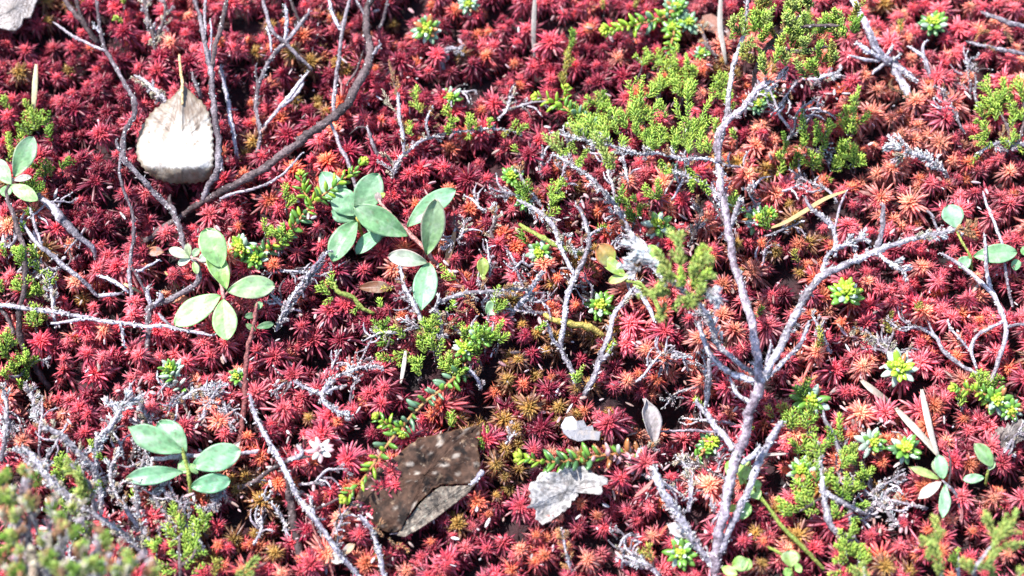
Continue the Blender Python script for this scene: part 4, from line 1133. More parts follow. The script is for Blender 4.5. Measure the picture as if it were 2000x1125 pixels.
# tall blurred heather at the top
pT = [(1472, 182, 60, 5), (1478, 130, 150, 6), (1500, 90, 210, 6), (1530, 60, 250, 6), (1560, 30, 270, 5)]
T2 = [(1500, 90, 210, 5), (1560, 100, 250, 5), (1620, 90, 270, 4)]
T3 = [(1530, 60, 250, 4), (1590, 50, 270, 4), (1640, 50, 280, 4)]
sgT = []
for i in range(72):
    x = random.uniform(1430, 1675); yv = random.uniform(-10, 135)
    if (x - 1560) ** 2 / 125 ** 2 + (yv - 55) ** 2 / 84 ** 2 > rng.uniform(.7, 1.25) or math.sin(x / 17) * math.sin(yv / 19 + 1) > .45: continue
    sgT.append((x, yv + 18, x + random.uniform(-22, 22), yv - 16, random.uniform(225, 262), random.uniform(262, 290), random.choice(['blur', 'green', 'dark', 'blur', 'green', 'olive']), 9))
sgT += [(1452, 60, 1450, 20, 215, 230, 'green', 8), (1500, 70, 1488, 20, 215, 230, 'green', 8), (1425, 75, 1432, 58, 210, 220, 'green', 8), (1560, 100, 1590, 70, 240, 250, 'brown', 8), (1530, 60, 1545, 20, 250, 262, 'brown', 8), (1600, 90, 1615, 70, 250, 262, 'rust', 8), (1520, 165, 1500, 175, 80, 84, 'white', 9), (1540, 130, 1520, 150, 150, 150, 'white', 9)]
shrub("heather_shrub", "tall soft-focus yellow-green heather top hanging in from the upper edge", "heather shrub", [("stem", 'brown', .3, pT), ("branch", 'brown', .3, T2), ("branch", 'brown', .3, T3)], sgT)
# grey-stemmed green heather lower right
pS = [(1690, 1085, -14, 6), (1670, 1068, 4, 7), (1650, 1052, 16, 7.5), (1620, 1017, 30, 8), (1610, 967, 44, 7), (1603, 920, 54, 5), (1594, 862, 64, 4)]
shrub("heather_shrub", "green heather on a thick grey stem at the lower right", "heather shrub", [("stem", 'grey', .6, pS),
    ("branch", 'grey', .5, [(1612, 960, 44, 6), (1625, 968, 46, 6), (1657, 987, 44, 6), (1695, 1005, 34, 4)]), ("branch", 'grey', .4, [(1660, 990, 40, 5), (1662, 1030, 24, 5), (1678, 1070, 0, 5)]), ("branch", 'brown', .2, [(1610, 965, 44, 3), (1585, 985, 40, 3), (1560, 1000, 36, 3)])],
    [(1598, 900, 1590, 850, 56, 68, 'green', 9), (1600, 885, 1612, 862, 58, 66, 'green', 8), (1596, 890, 1580, 872, 56, 62, 'green', 8), (1595, 940, 1598, 900, 50, 56, 'dark', 8), (1590, 960, 1570, 960, 46, 48, 'green', 8), (1610, 950, 1625, 915, 48, 56, 'green', 9), (1620, 940, 1622, 920, 50, 56, 'green', 8),
     (1575, 985, 1548, 950, 40, 48, 'green', 9), (1590, 990, 1562, 962, 38, 46, 'green', 8), (1585, 1000, 1560, 978, 34, 40, 'green', 8), (1560, 1000, 1520, 975, 30, 36, 'green', 9), (1548, 1000, 1525, 990, 28, 30, 'green', 9), (1548, 1005, 1534, 1002, 26, 26, 'green', 9), (1600, 1000, 1578, 1000, 32, 34, 'green', 8),
     (1640, 965, 1630, 935, 50, 58, 'green', 9), (1650, 965, 1652, 925, 50, 60, 'green', 9), (1665, 965, 1672, 945, 48, 54, 'green', 9), (1660, 975, 1640, 960, 48, 52, 'dark', 8), (1670, 985, 1690, 982, 44, 46, 'green', 8), (1665, 1010, 1675, 1015, 30, 28, 'green', 7), (1680, 1000, 1695, 985, 36, 42, 'green', 7),
     (1658, 1080, 1640, 1068, 20, 26, 'green', 8), (1662, 1085, 1672, 1068, 20, 26, 'green', 9), (1650, 1100, 1632, 1095, 16, 18, 'green', 9), (1640, 1112, 1622, 1122, 14, 12, 'green', 9), (1660, 1100, 1655, 1115, 14, 10, 'green', 9)]
    + auto_sprigs(pS, 12, ['dead', 'beige'], 8, 14, 5))
shrub("heather_shoot", "grey dead stem with one fresh green shoot above the grey-stemmed heather", "heather", [("stem", 'grey', .3, [(1668, 915, -6, 5), (1653, 903, 8, 5.5), (1640, 880, 20, 6), (1627, 853, 30, 6), (1612, 820, 38, 5), (1608, 800, 42, 4)])],
      [(1645, 862, 1640, 810, 24, 44, 'green', 8)])
shrub("dead_twig", "dark upright dead stalks in the gap beside the grey-stemmed heather", "dead twig", [("stem", 'brown', .2, [(1708, 980, -14, 5), (1700, 940, 10, 5), (1690, 915, 22, 5), (1682, 898, 28, 4)]), ("branch", 'brown', .1, [(1704, 960, 2, 3), (1692, 945, 14, 3), (1686, 930, 20, 3)])])

# lower left: the tall soft clump and its dead sprays
def clump(label, root_px, tips, width, hbase, htip, styles, col='grey', group=None):
    r = root_px
    paths, sprigs = [], []
    first = True
    for (x, yv) in tips:
        mx, my = (x + r[0]) / 2 + random.uniform(-15, 15), (yv + r[1]) / 2 + random.uniform(0, 15)
        pts = [(r[0] + random.uniform(-12, 12), r[1] + random.uniform(-8, 8), hbase, 5), (mx, my, (hbase + htip) * .55, 4), (x, yv + 8, htip, 2.5)]
        paths.append(("stem" if first else "branch", col, .5, pts)); first = False
        for _ in range(4):
            st = random.choice(styles)
            xx, yy = x + random.uniform(-14, 14), yv + random.uniform(-8, 14)
            sprigs.append((xx, yy + 10, xx + random.uniform(-14, 14), yy - 14, htip - 6, htip + 8, st, width))
        sprigs += auto_sprigs(pts, 3, ['dead', 'beige', 'brown'], 10, 20, 6, (.3, .9))
    return shrub("heather_shrub", label, "heather shrub", paths, sprigs)


clump("tall soft-focus heather filling the lower left corner with green and pinkish tips", (80, 1150),
      [(15, 975), (60, 930), (100, 985), (20, 1015), (60, 985), (120, 1025), (5, 1090), (50, 1095), (90, 1100), (135, 1040), (165, 1085), (205, 1110), (30, 1050), (150, 1110), (5, 940), (35, 960), (95, 1060), (195, 1055), (250, 1100), (290, 1120), (60, 1125), (110, 1125), (235, 1120), (20, 1120)], 11, 30, 330, ['blur', 'dark', 'brown', 'blur', 'dead', 'beige'])
clump("hazy green and pink heather tips along the lower left edge behind the corner clump", (120, 1130), [(60, 985), (100, 1060), (140, 990), (180, 1040), (215, 1075)], 9, 20, 170, ['brown', 'blur', 'beige'])
shrub("heather_shoot", "soft yellow-green heather plume arching at the lower left", "heather", [("stem", 'grey', .5, [(190, 1020, -5, 5), (185, 985, 80, 5), (175, 950, 130, 5), (155, 925, 160, 4), (138, 905, 175, 3)])],
      [(158, 930, 132, 895, 158, 178, 'blur', 11), (172, 950, 150, 915, 140, 160, 'blur', 11), (172, 985, 165, 940, 120, 145, 'blur', 11), (175, 960, 192, 942, 120, 130, 'green', 8), (165, 975, 150, 960, 120, 130, 'blur', 10)])
for lab, pts, n in [
    ("furry grey dead heather stem arching above the corner clump", [(200, 1010, 0, 6), (190, 937, 40, 9), (167, 897, 66, 10), (133, 860, 84, 9), (105, 842, 94, 9), (83, 836, 100, 8)], 22),
    ("broad fuzzy grey dead heather stem slanting across the lower left", [(170, 1040, 20, 7), (145, 980, 56, 11), (110, 950, 74, 12), (83, 917, 90, 11), (60, 890, 100, 10), (42, 872, 108, 8)], 26),
    ("long grey dead heather stem running down towards the bottom edge", [(290, 1095, -6, 6), (250, 1050, 30, 8), (207, 1017, 54, 8), (182, 1003, 66, 7), (158, 990, 76, 6)], 18),
    ("thin grey dead heather stem dipping straight to the bottom at the fresh tops", [(285, 1085, -6, 5), (275, 1030, 20, 5), (268, 975, 40, 5), (262, 940, 50, 4)], 14),
    ("grey scaly stem at the far left edge above the corner clump", [(5, 900, 0, 7), (10, 850, 30, 8), (12, 790, 50, 7), (5, 750, 60, 6)], 10),
    ("hanging grey scaly heather tail below the dark gap at the left", [(78, 835, 6, 4), (70, 810, 20, 7), (62, 775, 34, 8), (50, 745, 40, 7)], 16),
    ("pale scaly dead heather low under the arching grey stem", [(250, 1000, 0, 5), (225, 960, 20, 6), (215, 920, 30, 6), (235, 880, 40, 5)], 16),
]:
    shrub("dead_heather", lab, "dead heather", [("stem", 'grey', .8, pts)], auto_sprigs(pts, n, ['dead', 'dead', 'beige', 'white'], 9, 20, 6.5))
pQ = [(190, 935, 0, 7), (187, 880, 30, 8), (195, 855, 42, 9), (212, 835, 52, 9), (230, 810, 62, 8), (240, 790, 68, 8)]
shrub("dead_heather", "bright white-tipped lichened heather fork at the lower left", "dead heather", [("stem", 'lichen', 1.0, pQ), ("branch", 'lichen', .8, [(232, 812, 62, 6), (222, 790, 68, 6), (214, 784, 70, 5)])],
      auto_sprigs(pQ, 16, 'white', 9, 18, 7, (.3, 1)) + [(238, 795, 250, 770, 68, 76, 'white', 12), (222, 792, 208, 782, 68, 74, 'white', 10), (180, 875, 178, 862, 40, 44, 'green', 7)])
for lab, pts, n, st in [
    ("pale dead spray in the litter above the low blue-green leaf cluster", [(300, 850, 0, 5), (290, 815, 20, 6), (275, 790, 30, 5), (262, 775, 34, 4)], 14, ['white', 'beige']),
    ("white scaly dead spray in the litter right of the blue-green leaf cluster", [(395, 830, -4, 5), (400, 800, 16, 6), (415, 775, 26, 5), (432, 745, 34, 4)], 16, ['white', 'dead']),
    ("tangled pale dead spray over pinkish litter", [(330, 800, 0, 4), (360, 775, 16, 5), (395, 760, 24, 5), (425, 770, 20, 4)], 16, ['beige', 'white', 'brown']),
    ("greyish dead spray behind the blue-green leaf cluster", [(250, 905, 0, 4), (262, 880, 14, 5), (275, 850, 24, 5), (268, 820, 30, 4)], 14, ['white', 'dead']),
    ("scaly grey spray under the blue-green leaf cluster", [(330, 1010, 0, 4), (310, 985, 14, 5), (300, 960, 22, 5), (325, 940, 24, 4)], 14, ['dead', 'white', 'beige']),
    ("short whitish scaly spray beside the red-brown stem foot", [(440, 935, 0, 5), (430, 960, 10, 5), (415, 985, 14, 4), (395, 1000, 10, 4)], 12, ['dead', 'white']),
    ("low brownish dead spray between corner clump and fresh green tops", [(300, 1060, 4, 4), (280, 1040, 16, 5), (255, 1010, 24, 5), (240, 975, 30, 4)], 14, ['beige', 'brown', 'dead']),
    ("grey scaly dead spray near the bottom below the cluster", [(400, 1085, 0, 4), (385, 1050, 14, 5), (350, 1020, 20, 5), (310, 1030, 18, 4)], 14, ['dead', 'beige', 'white']),
    ("beige dead heather spray behind the tip of the birch leaf", [(335, 215, 2, 5), (315, 188, 20, 6), (290, 165, 30, 5.5), (263, 145, 36, 4)], 14, ['beige', 'dead']),
    ("scaly beige spray hanging at the top above the birch leaf", [(304, 105, -4, 5), (300, 70, 16, 6), (290, 35, 26, 5), (280, -10, 34, 5)], 20, ['beige', 'dead', 'beige']),
    ("second beige scaly spray right of the one above the birch leaf", [(300, 90, -6, 4), (312, 60, 14, 5), (322, 30, 22, 4), (322, 0, 30, 4)], 12, ['beige', 'dead']),
    ("low scaly grey spray between the dark stem and the long twig", [(110, 640, 0, 4), (105, 600, 12, 5), (98, 560, 20, 5), (92, 530, 26, 4)], 10, ['dead', 'beige']),
    ("dead scaly brush at the left edge under the oval leaves", [(5, 480, 0, 5), (20, 455, 12, 5), (35, 440, 16, 4)], 12, ['dead', 'white', 'brown']),
    ("grey scaly spray beneath the tall shrub's leaning fork", [(1345, 1000, 0, 5), (1350, 960, 14, 6), (1345, 920, 22, 5), (1320, 890, 26, 4)], 16, ['dead', 'white', 'beige']),
    ("dead heather tangle left of the main stem's middle", [(1400, 930, 0, 5), (1380, 915, 14, 5), (1345, 900, 18, 5), (1310, 905, 14, 4)], 16, ['dead', 'brown', 'white']),
    ("scaly dead brush at the end of the horizontal crowberry shoot", [(1235, 925, 0, 4), (1245, 900, 12, 5), (1250, 880, 20, 5), (1280, 875, 24, 4)], 14, ['rust', 'beige', 'brown', 'dead']),
    ("dead brush between round leaves and the tall shrub", [(1345, 480, 2, 5), (1360, 450, 16, 5), (1370, 415, 22, 5), (1350, 390, 26, 4)], 16, ['dead', 'brown', 'beige']),
    ("dead heather brush in the dark gap right of centre", [(1300, 730, 0, 4), (1310, 700, 10, 5), (1330, 690, 16, 4), (1345, 725, 10, 4)], 8, ['dead', 'white']),
    ("pale dead spray under the lichen-tipped branch by the two stars", [(1740, 660, 0, 4), (1715, 665, 12, 5), (1690, 645, 18, 5), (1670, 640, 20, 4)], 14, ['beige', 'dead', 'rust']),
    ("grey dead brush between the tall shrub and the single star", [(1620, 690, 0, 4), (1610, 660, 14, 5), (1600, 640, 18, 4), (1585, 615, 20, 4)], 12, ['dead', 'beige']),
    ("white dead litter spray near the bottom right gap", [(1760, 1030, 0, 4), (1740, 1010, 8, 5), (1725, 985, 12, 5), (1710, 975, 12, 4)], 16, ['white', 'dead']),
    ("dead spray right of the brown leaf's upper tip", [(985, 870, 0, 3), (1000, 850, 10, 3), (1010, 835, 12, 3)], 6, ['brown', 'dead']),
    ("thin reddish-brown dead heather flower spike near the bottom", [(1115, 1120, -4, 3), (1108, 1085, 20, 3), (1100, 1050, 34, 3), (1096, 1030, 40, 2.5)], 14, ['rust', 'brown']),
    ("dead grey twig knot at the bottom left of the tall shrub foot", [(1290, 1125, 0, 5), (1270, 1105, 10, 5), (1245, 1095, 14, 5), (1215, 1085, 10, 4)], 14, ['dead', 'white']),
    ("dead scaly spray among red moss right of the blue-green leaves", [(965, 470, 0, 4), (958, 450, 12, 4), (970, 425, 20, 4), (960, 405, 24, 3)], 14, ['brown', 'beige', 'white']),
    ("small dead brush above the lone crowberry star in the middle", [(1060, 405, 0, 4), (1040, 380, 14, 4), (1020, 350, 24, 4), (1012, 325, 28, 3)], 14, ['brown', 'dead', 'rust']),
    ("grey twigs and dead leaves under the first crowberry tip near the top", [(868, 135, -4, 5), (862, 112, 10, 6), (870, 95, 18, 5), (905, 95, 22, 4)], 12, ['dead', 'beige']),
    ("dead grey spray by the blurred heather's lower edge", [(1560, 150, 0, 5), (1590, 155, 14, 5), (1620, 145, 20, 5), (1640, 140, 14, 4)], 16, ['dead', 'white', 'beige']),
    ("brown dead spray below the crowberry clump at the top", [(1400, 110, 0, 4), (1380, 85, 14, 5), (1370, 50, 22, 4)], 8, ['rust', 'brown', 'beige']),
    ("grey-brown dead spray at the foot of the slanting lichened branch", [(1800, 210, -4, 4), (1790, 195, 10, 4), (1775, 185, 12, 3)], 8, ['brown', 'beige']),
    ("curly dead brush right of the slanting lichened branch", [(1840, 180, 0, 4), (1860, 165, 10, 5), (1885, 165, 14, 4)], 12, ['beige', 'dead', 'rust']),
    ("dead heather brush around the foot of the mixed heather", [(940, 760, 0, 5), (930, 735, 12, 5), (905, 715, 16, 5)], 8, ['dead', 'brown']),
]:
    shrub("dead_heather", lab, "dead heather", [("stem", random.choice(['grey', 'grey', 'brown', 'lichen']), .5, pts)], auto_sprigs(pts, n, st, 9, 19, 6))

# fresh tops near the bottom left
shrub("heather_shrub", "fresh bright green heather tops at the bottom left of centre", "heather shrub", [("stem", 'brown', .3, [(355, 1145, -10, 5), (352, 1105, 14, 5), (350, 1070, 24, 4), (352, 1040, 30, 3)]), ("branch", 'brown', .2, [(352, 1105, 14, 4), (375, 1090, 24, 4), (385, 1065, 34, 3)])],
      [(355, 1040, 352, 1012, 30, 40, 'green', 9), (345, 1050, 325, 1025, 28, 36, 'green', 9), (350, 1060, 334, 1062, 26, 28, 'green', 9), (358, 1058, 366, 1040, 28, 34, 'green', 9), (385, 1075, 383, 1050, 30, 38, 'green', 9), (378, 1085, 400, 1080, 26, 30, 'green', 8), (350, 1085, 335, 1078, 20, 24, 'green', 9),
       (355, 1095, 370, 1075, 20, 28, 'green', 9), (330, 1105, 302, 1098, 14, 20, 'green', 9), (345, 1115, 322, 1118, 12, 12, 'green', 9), (365, 1112, 372, 1095, 14, 22, 'green', 9), (375, 1122, 395, 1105, 10, 18, 'green', 9), (420, 1125, 422, 1095, 16, 30, 'olive', 9), (345, 1035, 352, 1000, 34, 44, 'brown', 8)])
shrub("heather_shoot", "soft-focus yellow-green heather tip at the bottom left of the diagonal twig", "heather", [("stem", 'brown', .2, [(455, 1150, 20, 4), (465, 1125, 70, 4), (480, 1110, 100, 3)])], [(460, 1125, 500, 1092, 90, 110, 'blur', 10)])
# blurred tips lower right
for lab, a in [("soft-focus heather fork with drooping green arms at the lower right", [(1838, 1125, 1830, 1060, 150), (1832, 1060, 1826, 1010, 160), (1832, 1075, 1800, 1050, 160), (1828, 1040, 1812, 1085, 156)]),
               ("soft-focus heather tips crossing the lower right corner", [(1905, 1110, 1945, 1055, 190), (1945, 1060, 1925, 998, 200), (1950, 1055, 1985, 1000, 204), (1955, 1065, 2000, 1060, 196), (1950, 1050, 1992, 1040, 200), (1900, 1120, 1880, 1095, 180)]),
               ("small sharp green heather tip between the soft-focus tips at the bottom right", [(1870, 1110, 1872, 1072, 60), (1868, 1105, 1860, 1092, 60)]),
               ("soft green heather tip poking up from the bottom beside the round leaves", [(1690, 1140, 1685, 1100, 110), (1680, 1130, 1670, 1112, 110)]),
               ("soft green tip at the bottom right corner", [(1990, 1140, 1995, 1112, 160), (1930, 1130, 1932, 1100, 150)])]:
    x0, y0 = a[0][0], a[0][1]
    shrub("heather_shoot", lab, "heather", [("stem", 'grey', .4, [(x0 + 4, y0 + 60, 0, 5), (x0 + 2, y0 + 25, a[0][4] * .6, 5), (x0, y0, a[0][4], 4), (a[0][2], a[0][3], a[0][4] + 5, 2)])], [(*q[:4], q[4], q[4] + 10, 'blur' if q[4] > 80 else 'green', 9.5 if q[4] > 80 else 8) for q in a])

spu = {}
DEADZ = [(1080, 480, 200, 150, 15), (860, 620, 120, 80, 8), (200, 960, 220, 130, 20), (350, 800, 110, 60, 8), (1420, 420, 120, 110, 9), (1370, 900, 90, 90, 8), (1700, 660, 90, 50, 4), (620, 760, 110, 60, 4),
         (600, 1010, 90, 90, 5), (1560, 210, 110, 40, 6), (1850, 170, 90, 50, 5), (1640, 960, 90, 90, 5), (1730, 1000, 60, 50, 4), (560, 560, 90, 80, 4), (80, 470, 80, 110, 7), (1200, 1090, 120, 30, 3), (940, 150, 120, 80, 4), (1580, 330, 80, 40, 4), (1340, 720, 80, 60, 5), (1950, 880, 50, 60, 3), (60, 790, 70, 70, 5), (1130, 330, 110, 60, 7)]
for cx, cy, rx, ry, n_ in DEADZ:
    for _ in range(int(round(n_ * .8))):
        a = rng.uniform(0, 2 * pi); q = math.sqrt(rng.random())
        x, yv = cx + rx * q * cos(a), cy + ry * q * sin(a)
        if not (12 < x < 1988 and 12 < yv < 1112): continue
        if ((x - 820) / 150) ** 2 + ((yv - 935) / 120) ** 2 < 1 or ((x - 345) / 95) ** 2 + ((yv - 262) / 112) ** 2 < 1 or ((x - 1110) / 90) ** 2 + ((yv - 955) / 75) ** 2 < 1: continue
        L_ = rng.uniform(50, 120); an = rng.uniform(-pi, 0) if rng.random() < .75 else rng.uniform(0, pi)
        bx, by = L_ * cos(an), L_ * sin(an)
        hh = rng.uniform(14, 34)
        main = [(x - bx * .5, yv - by * .5, -4, 3.4), (x - bx * .2 + rng.normal(0, 5), yv - by * .2 + rng.normal(0, 5), hh * .5, 3.2), (x + bx * .15 + rng.normal(0, 6), yv + by * .15 + rng.normal(0, 6), hh * .8, 2.8), (x + bx * .5, yv + by * .5, hh, 1.8)]
        paths = [("stem", random.choice(['grey', 'lichen', 'purple', 'pale']), rng.choice([.2, .5, .6]), main)]
        for k in range(int(rng.integers(2, 6))):
            f = rng.uniform(-.3, .35); sa = an + rng.choice([-1, 1]) * rng.uniform(.4, 1.1); l = rng.uniform(20, 48)
            sx, sy = x + bx * f, yv + by * f
            paths.append(("branch", random.choice(['grey', 'brown', 'purple', 'pale']), .35, [(sx, sy, hh * (.5 + f) * .9, 2.6), (sx + cos(sa) * l * .55, sy + sin(sa) * l * .55, hh * .7 + 3, 2.4), (sx + cos(sa + .3) * l, sy + sin(sa + .3) * l, hh * .8 + 5, 1.8)]))
        st = [['dead', 'white'], ['dead', 'beige'], ['brown', 'dead'], ['white', 'dead', 'dead']][int(rng.integers(0, 4))]
        base = {0: "lilac-grey crusty dead spray", 1: "small scaly grey dead spray", 2: "thin brownish dead spray", 3: "pale brittle dead spray"}[int(rng.integers(0, 4)) if False else [['dead', 'white'], ['dead', 'beige'], ['brown', 'dead'], ['white', 'dead', 'dead']].index(st)]
        shrub("dead_heather", autolabel(base, x, yv, used=spu), "dead heather", paths, auto_sprigs(main, int(rng.integers(2, 7)), st, 9, 20, 5, (.3, 1)), "small dead heather sprays in the moss")
GREENZ = [(1290, 215, 110, 80, 12), (1150, 260, 90, 60, 6), (1600, 270, 90, 60, 5), (840, 680, 110, 60, 9), (1600, 930, 90, 100, 9), (50, 300, 60, 110, 6), (40, 600, 60, 130, 7), (350, 1060, 80, 50, 5), (1330, 110, 80, 60, 4), (1060, 420, 60, 60, 4), (1920, 770, 60, 30, 4), (1520, 30, 100, 60, 5),
          (900, 870, 60, 60, 3), (1950, 230, 50, 60, 4), (1380, 200, 60, 50, 4), (1540, 800, 60, 40, 3), (1650, 1070, 60, 40, 3), (960, 640, 50, 50, 4), (1470, 420, 50, 30, 2), (570, 430, 60, 50, 3), (1240, 400, 60, 30, 3), (130, 950, 90, 60, 4)]
for cx, cy, rx, ry, n_ in GREENZ:
    for _ in range(n_):
        a = rng.uniform(0, 2 * pi); q = math.sqrt(rng.random())
        x, yv = cx + rx * q * cos(a), cy + ry * q * sin(a)
        if not (14 < x < 1986 and 30 < yv < 1105): continue
        if ((x - 820) / 150) ** 2 + ((yv - 935) / 120) ** 2 < 1 or ((x - 345) / 95) ** 2 + ((yv - 262) / 112) ** 2 < 1 or ((x - 1110) / 90) ** 2 + ((yv - 955) / 75) ** 2 < 1: continue
        hh = rng.uniform(18, 44)
        stc = random.choice(['green', 'green', 'dark', 'green'])
        lean = rng.uniform(-16, 16)
        main = [(x - lean, yv + 30, -6, 2.6), (x - lean * .3, yv + 12, hh * .5, 2.4), (x, yv - 6, hh, 1.8)]
        sg_ = [(x, yv, x + lean * .6, yv - rng.uniform(22, 36), hh, hh + 12, stc, 8)]
        for k in range(int(rng.integers(2, 5))):
            sd_ = rng.choice([-1, 1]); l = rng.uniform(13, 26)
            yy = yv + rng.uniform(-6, 18)
            sg_.append((x - lean * .2, yy, x + sd_ * l * .8, yy - l * .75, hh * .8, hh, stc, 7.5))
        shrub("heather_shoot", autolabel({'green': "bright green branching heather shoot", 'dark': "dull green branching heather shoot"}[stc], x, yv, used=spu), "heather", [("stem", 'brown', .3, main)], sg_, "branching green heather shoots")

# small single heather shoots among the moss
SH = [(20, 215, 8, 188, 'green'), (52, 218, 48, 195, 'green'), (95, 262, 80, 225, 'dark'), (102, 275, 94, 250, 'dark'), (22, 290, 15, 262, 'green'), (35, 290, 42, 262, 'green'), (15, 315, 20, 290, 'green'), (120, 330, 134, 308, 'dark'), (75, 325, 62, 320, 'dark'),
      (100, 345, 96, 318, 'olive'), (60, 420, 58, 410, 'dark'), (12, 500, 5, 480, 'green'), (75, 505, 62, 480, 'green'), (80, 535, 70, 515, 'green'), (95, 545, 84, 530, 'green'), (48, 450, 44, 438, 'dark'), (5, 570, 0, 550, 'green'), (38, 565, 30, 552, 'green'), (75, 570, 64, 568, 'green'),
      (78, 620, 60, 592, 'green'), (90, 625, 82, 615, 'olive'), (22, 670, 12, 655, 'dark'), (20, 700, 8, 680, 'dark'), (35, 730, 22, 700, 'green'), (15, 740, 5, 728, 'green'), (50, 745, 55, 705, 'dark'), (45, 760, 38, 745, 'green'), (240, 45, 225, 35, 'green'), (245, 5, 238, -8, 'green'),
      (120, 930, 112, 905, 'green'), (130, 955, 118, 940, 'green'), (200, 958, 190, 938, 'green'), (265, 975, 262, 958, 'green'), (172, 1040, 160, 1034, 'green'), (210, 900, 192, 890, 'dark'), (1030, 475, 1015, 450, 'dark'), (1090, 745, 1125, 738, 'green') if False else (1125, 748, 1140, 715, 'green'),
      (1135, 740, 1122, 735, 'green'), (890, 545, 862, 518, 'green'), (1005, 720, 1000, 705, 'dark') if False else (880, 832, 884, 800, 'green'), (955, 850, 945, 832, 'green'), (945, 878, 938, 858, 'dark'), (1100, 165, 1112, 95, 'olive'), (1110, 100, 1118, 60, 'dark'), (1180, 18, 1178, 0, 'olive'), (1240, 15, 1246, -5, 'olive'),
      (1375, 795, 1360, 780, 'green'), (1275, 835, 1270, 805, 'dark'), (1225, 405, 1235, 390, 'green') if False else (1015, 300, 1005, 285, 'green'), (1740, 650, 1742, 610, 'olive'), (1792, 610, 1797, 592, 'olive'), (1715, 570, 1708, 548, 'olive') if False else (1590, 680, 1600, 640, 'olive'), (1560, 510, 1552, 490, 'olive'),
      (1760, 60, 1758, 40, 'olive'), (1510, 815, 1500, 795, 'olive'), (1540, 820, 1530, 790, 'olive'), (1472, 835, 1462, 825, 'green'), (1790, 660, 1800, 650, 'dark') if False else (1480, 620, 1488, 600, 'dark'), (1275, 1095, 1268, 1065, 'olive'), (1440, 270, 1430, 255, 'green'), (1360, 150, 1350, 130, 'green'), (1490, 300, 1500, 285, 'dark') if False else (1395, 260, 1400, 235, 'green'),
      (1320, 180, 1312, 140, 'green'), (1315, 130, 1322, 90, 'green'), (1000, 690, 992, 670, 'dark') if False else (905, 665, 918, 640, 'green')]
shu = {}
for a in SH:
    st = a[4]
    word = {'green': "tiny bright green heather shoot", 'dark': "tiny dark green heather shoot", 'olive': "tiny olive heather shoot"}[st]
    p0 = P(a[0], a[1], 10)
    r = thing("heather_shoot", autolabel(word, a[2], a[3], used=shu), "heather", p0, "small single heather shoots in the moss")
    hh = 14 + random.uniform(0, 10)
    sprig_part(r, (a[0], a[1]), (a[2], a[3]), hh, hh + 14, st, 8.5, foot=1)
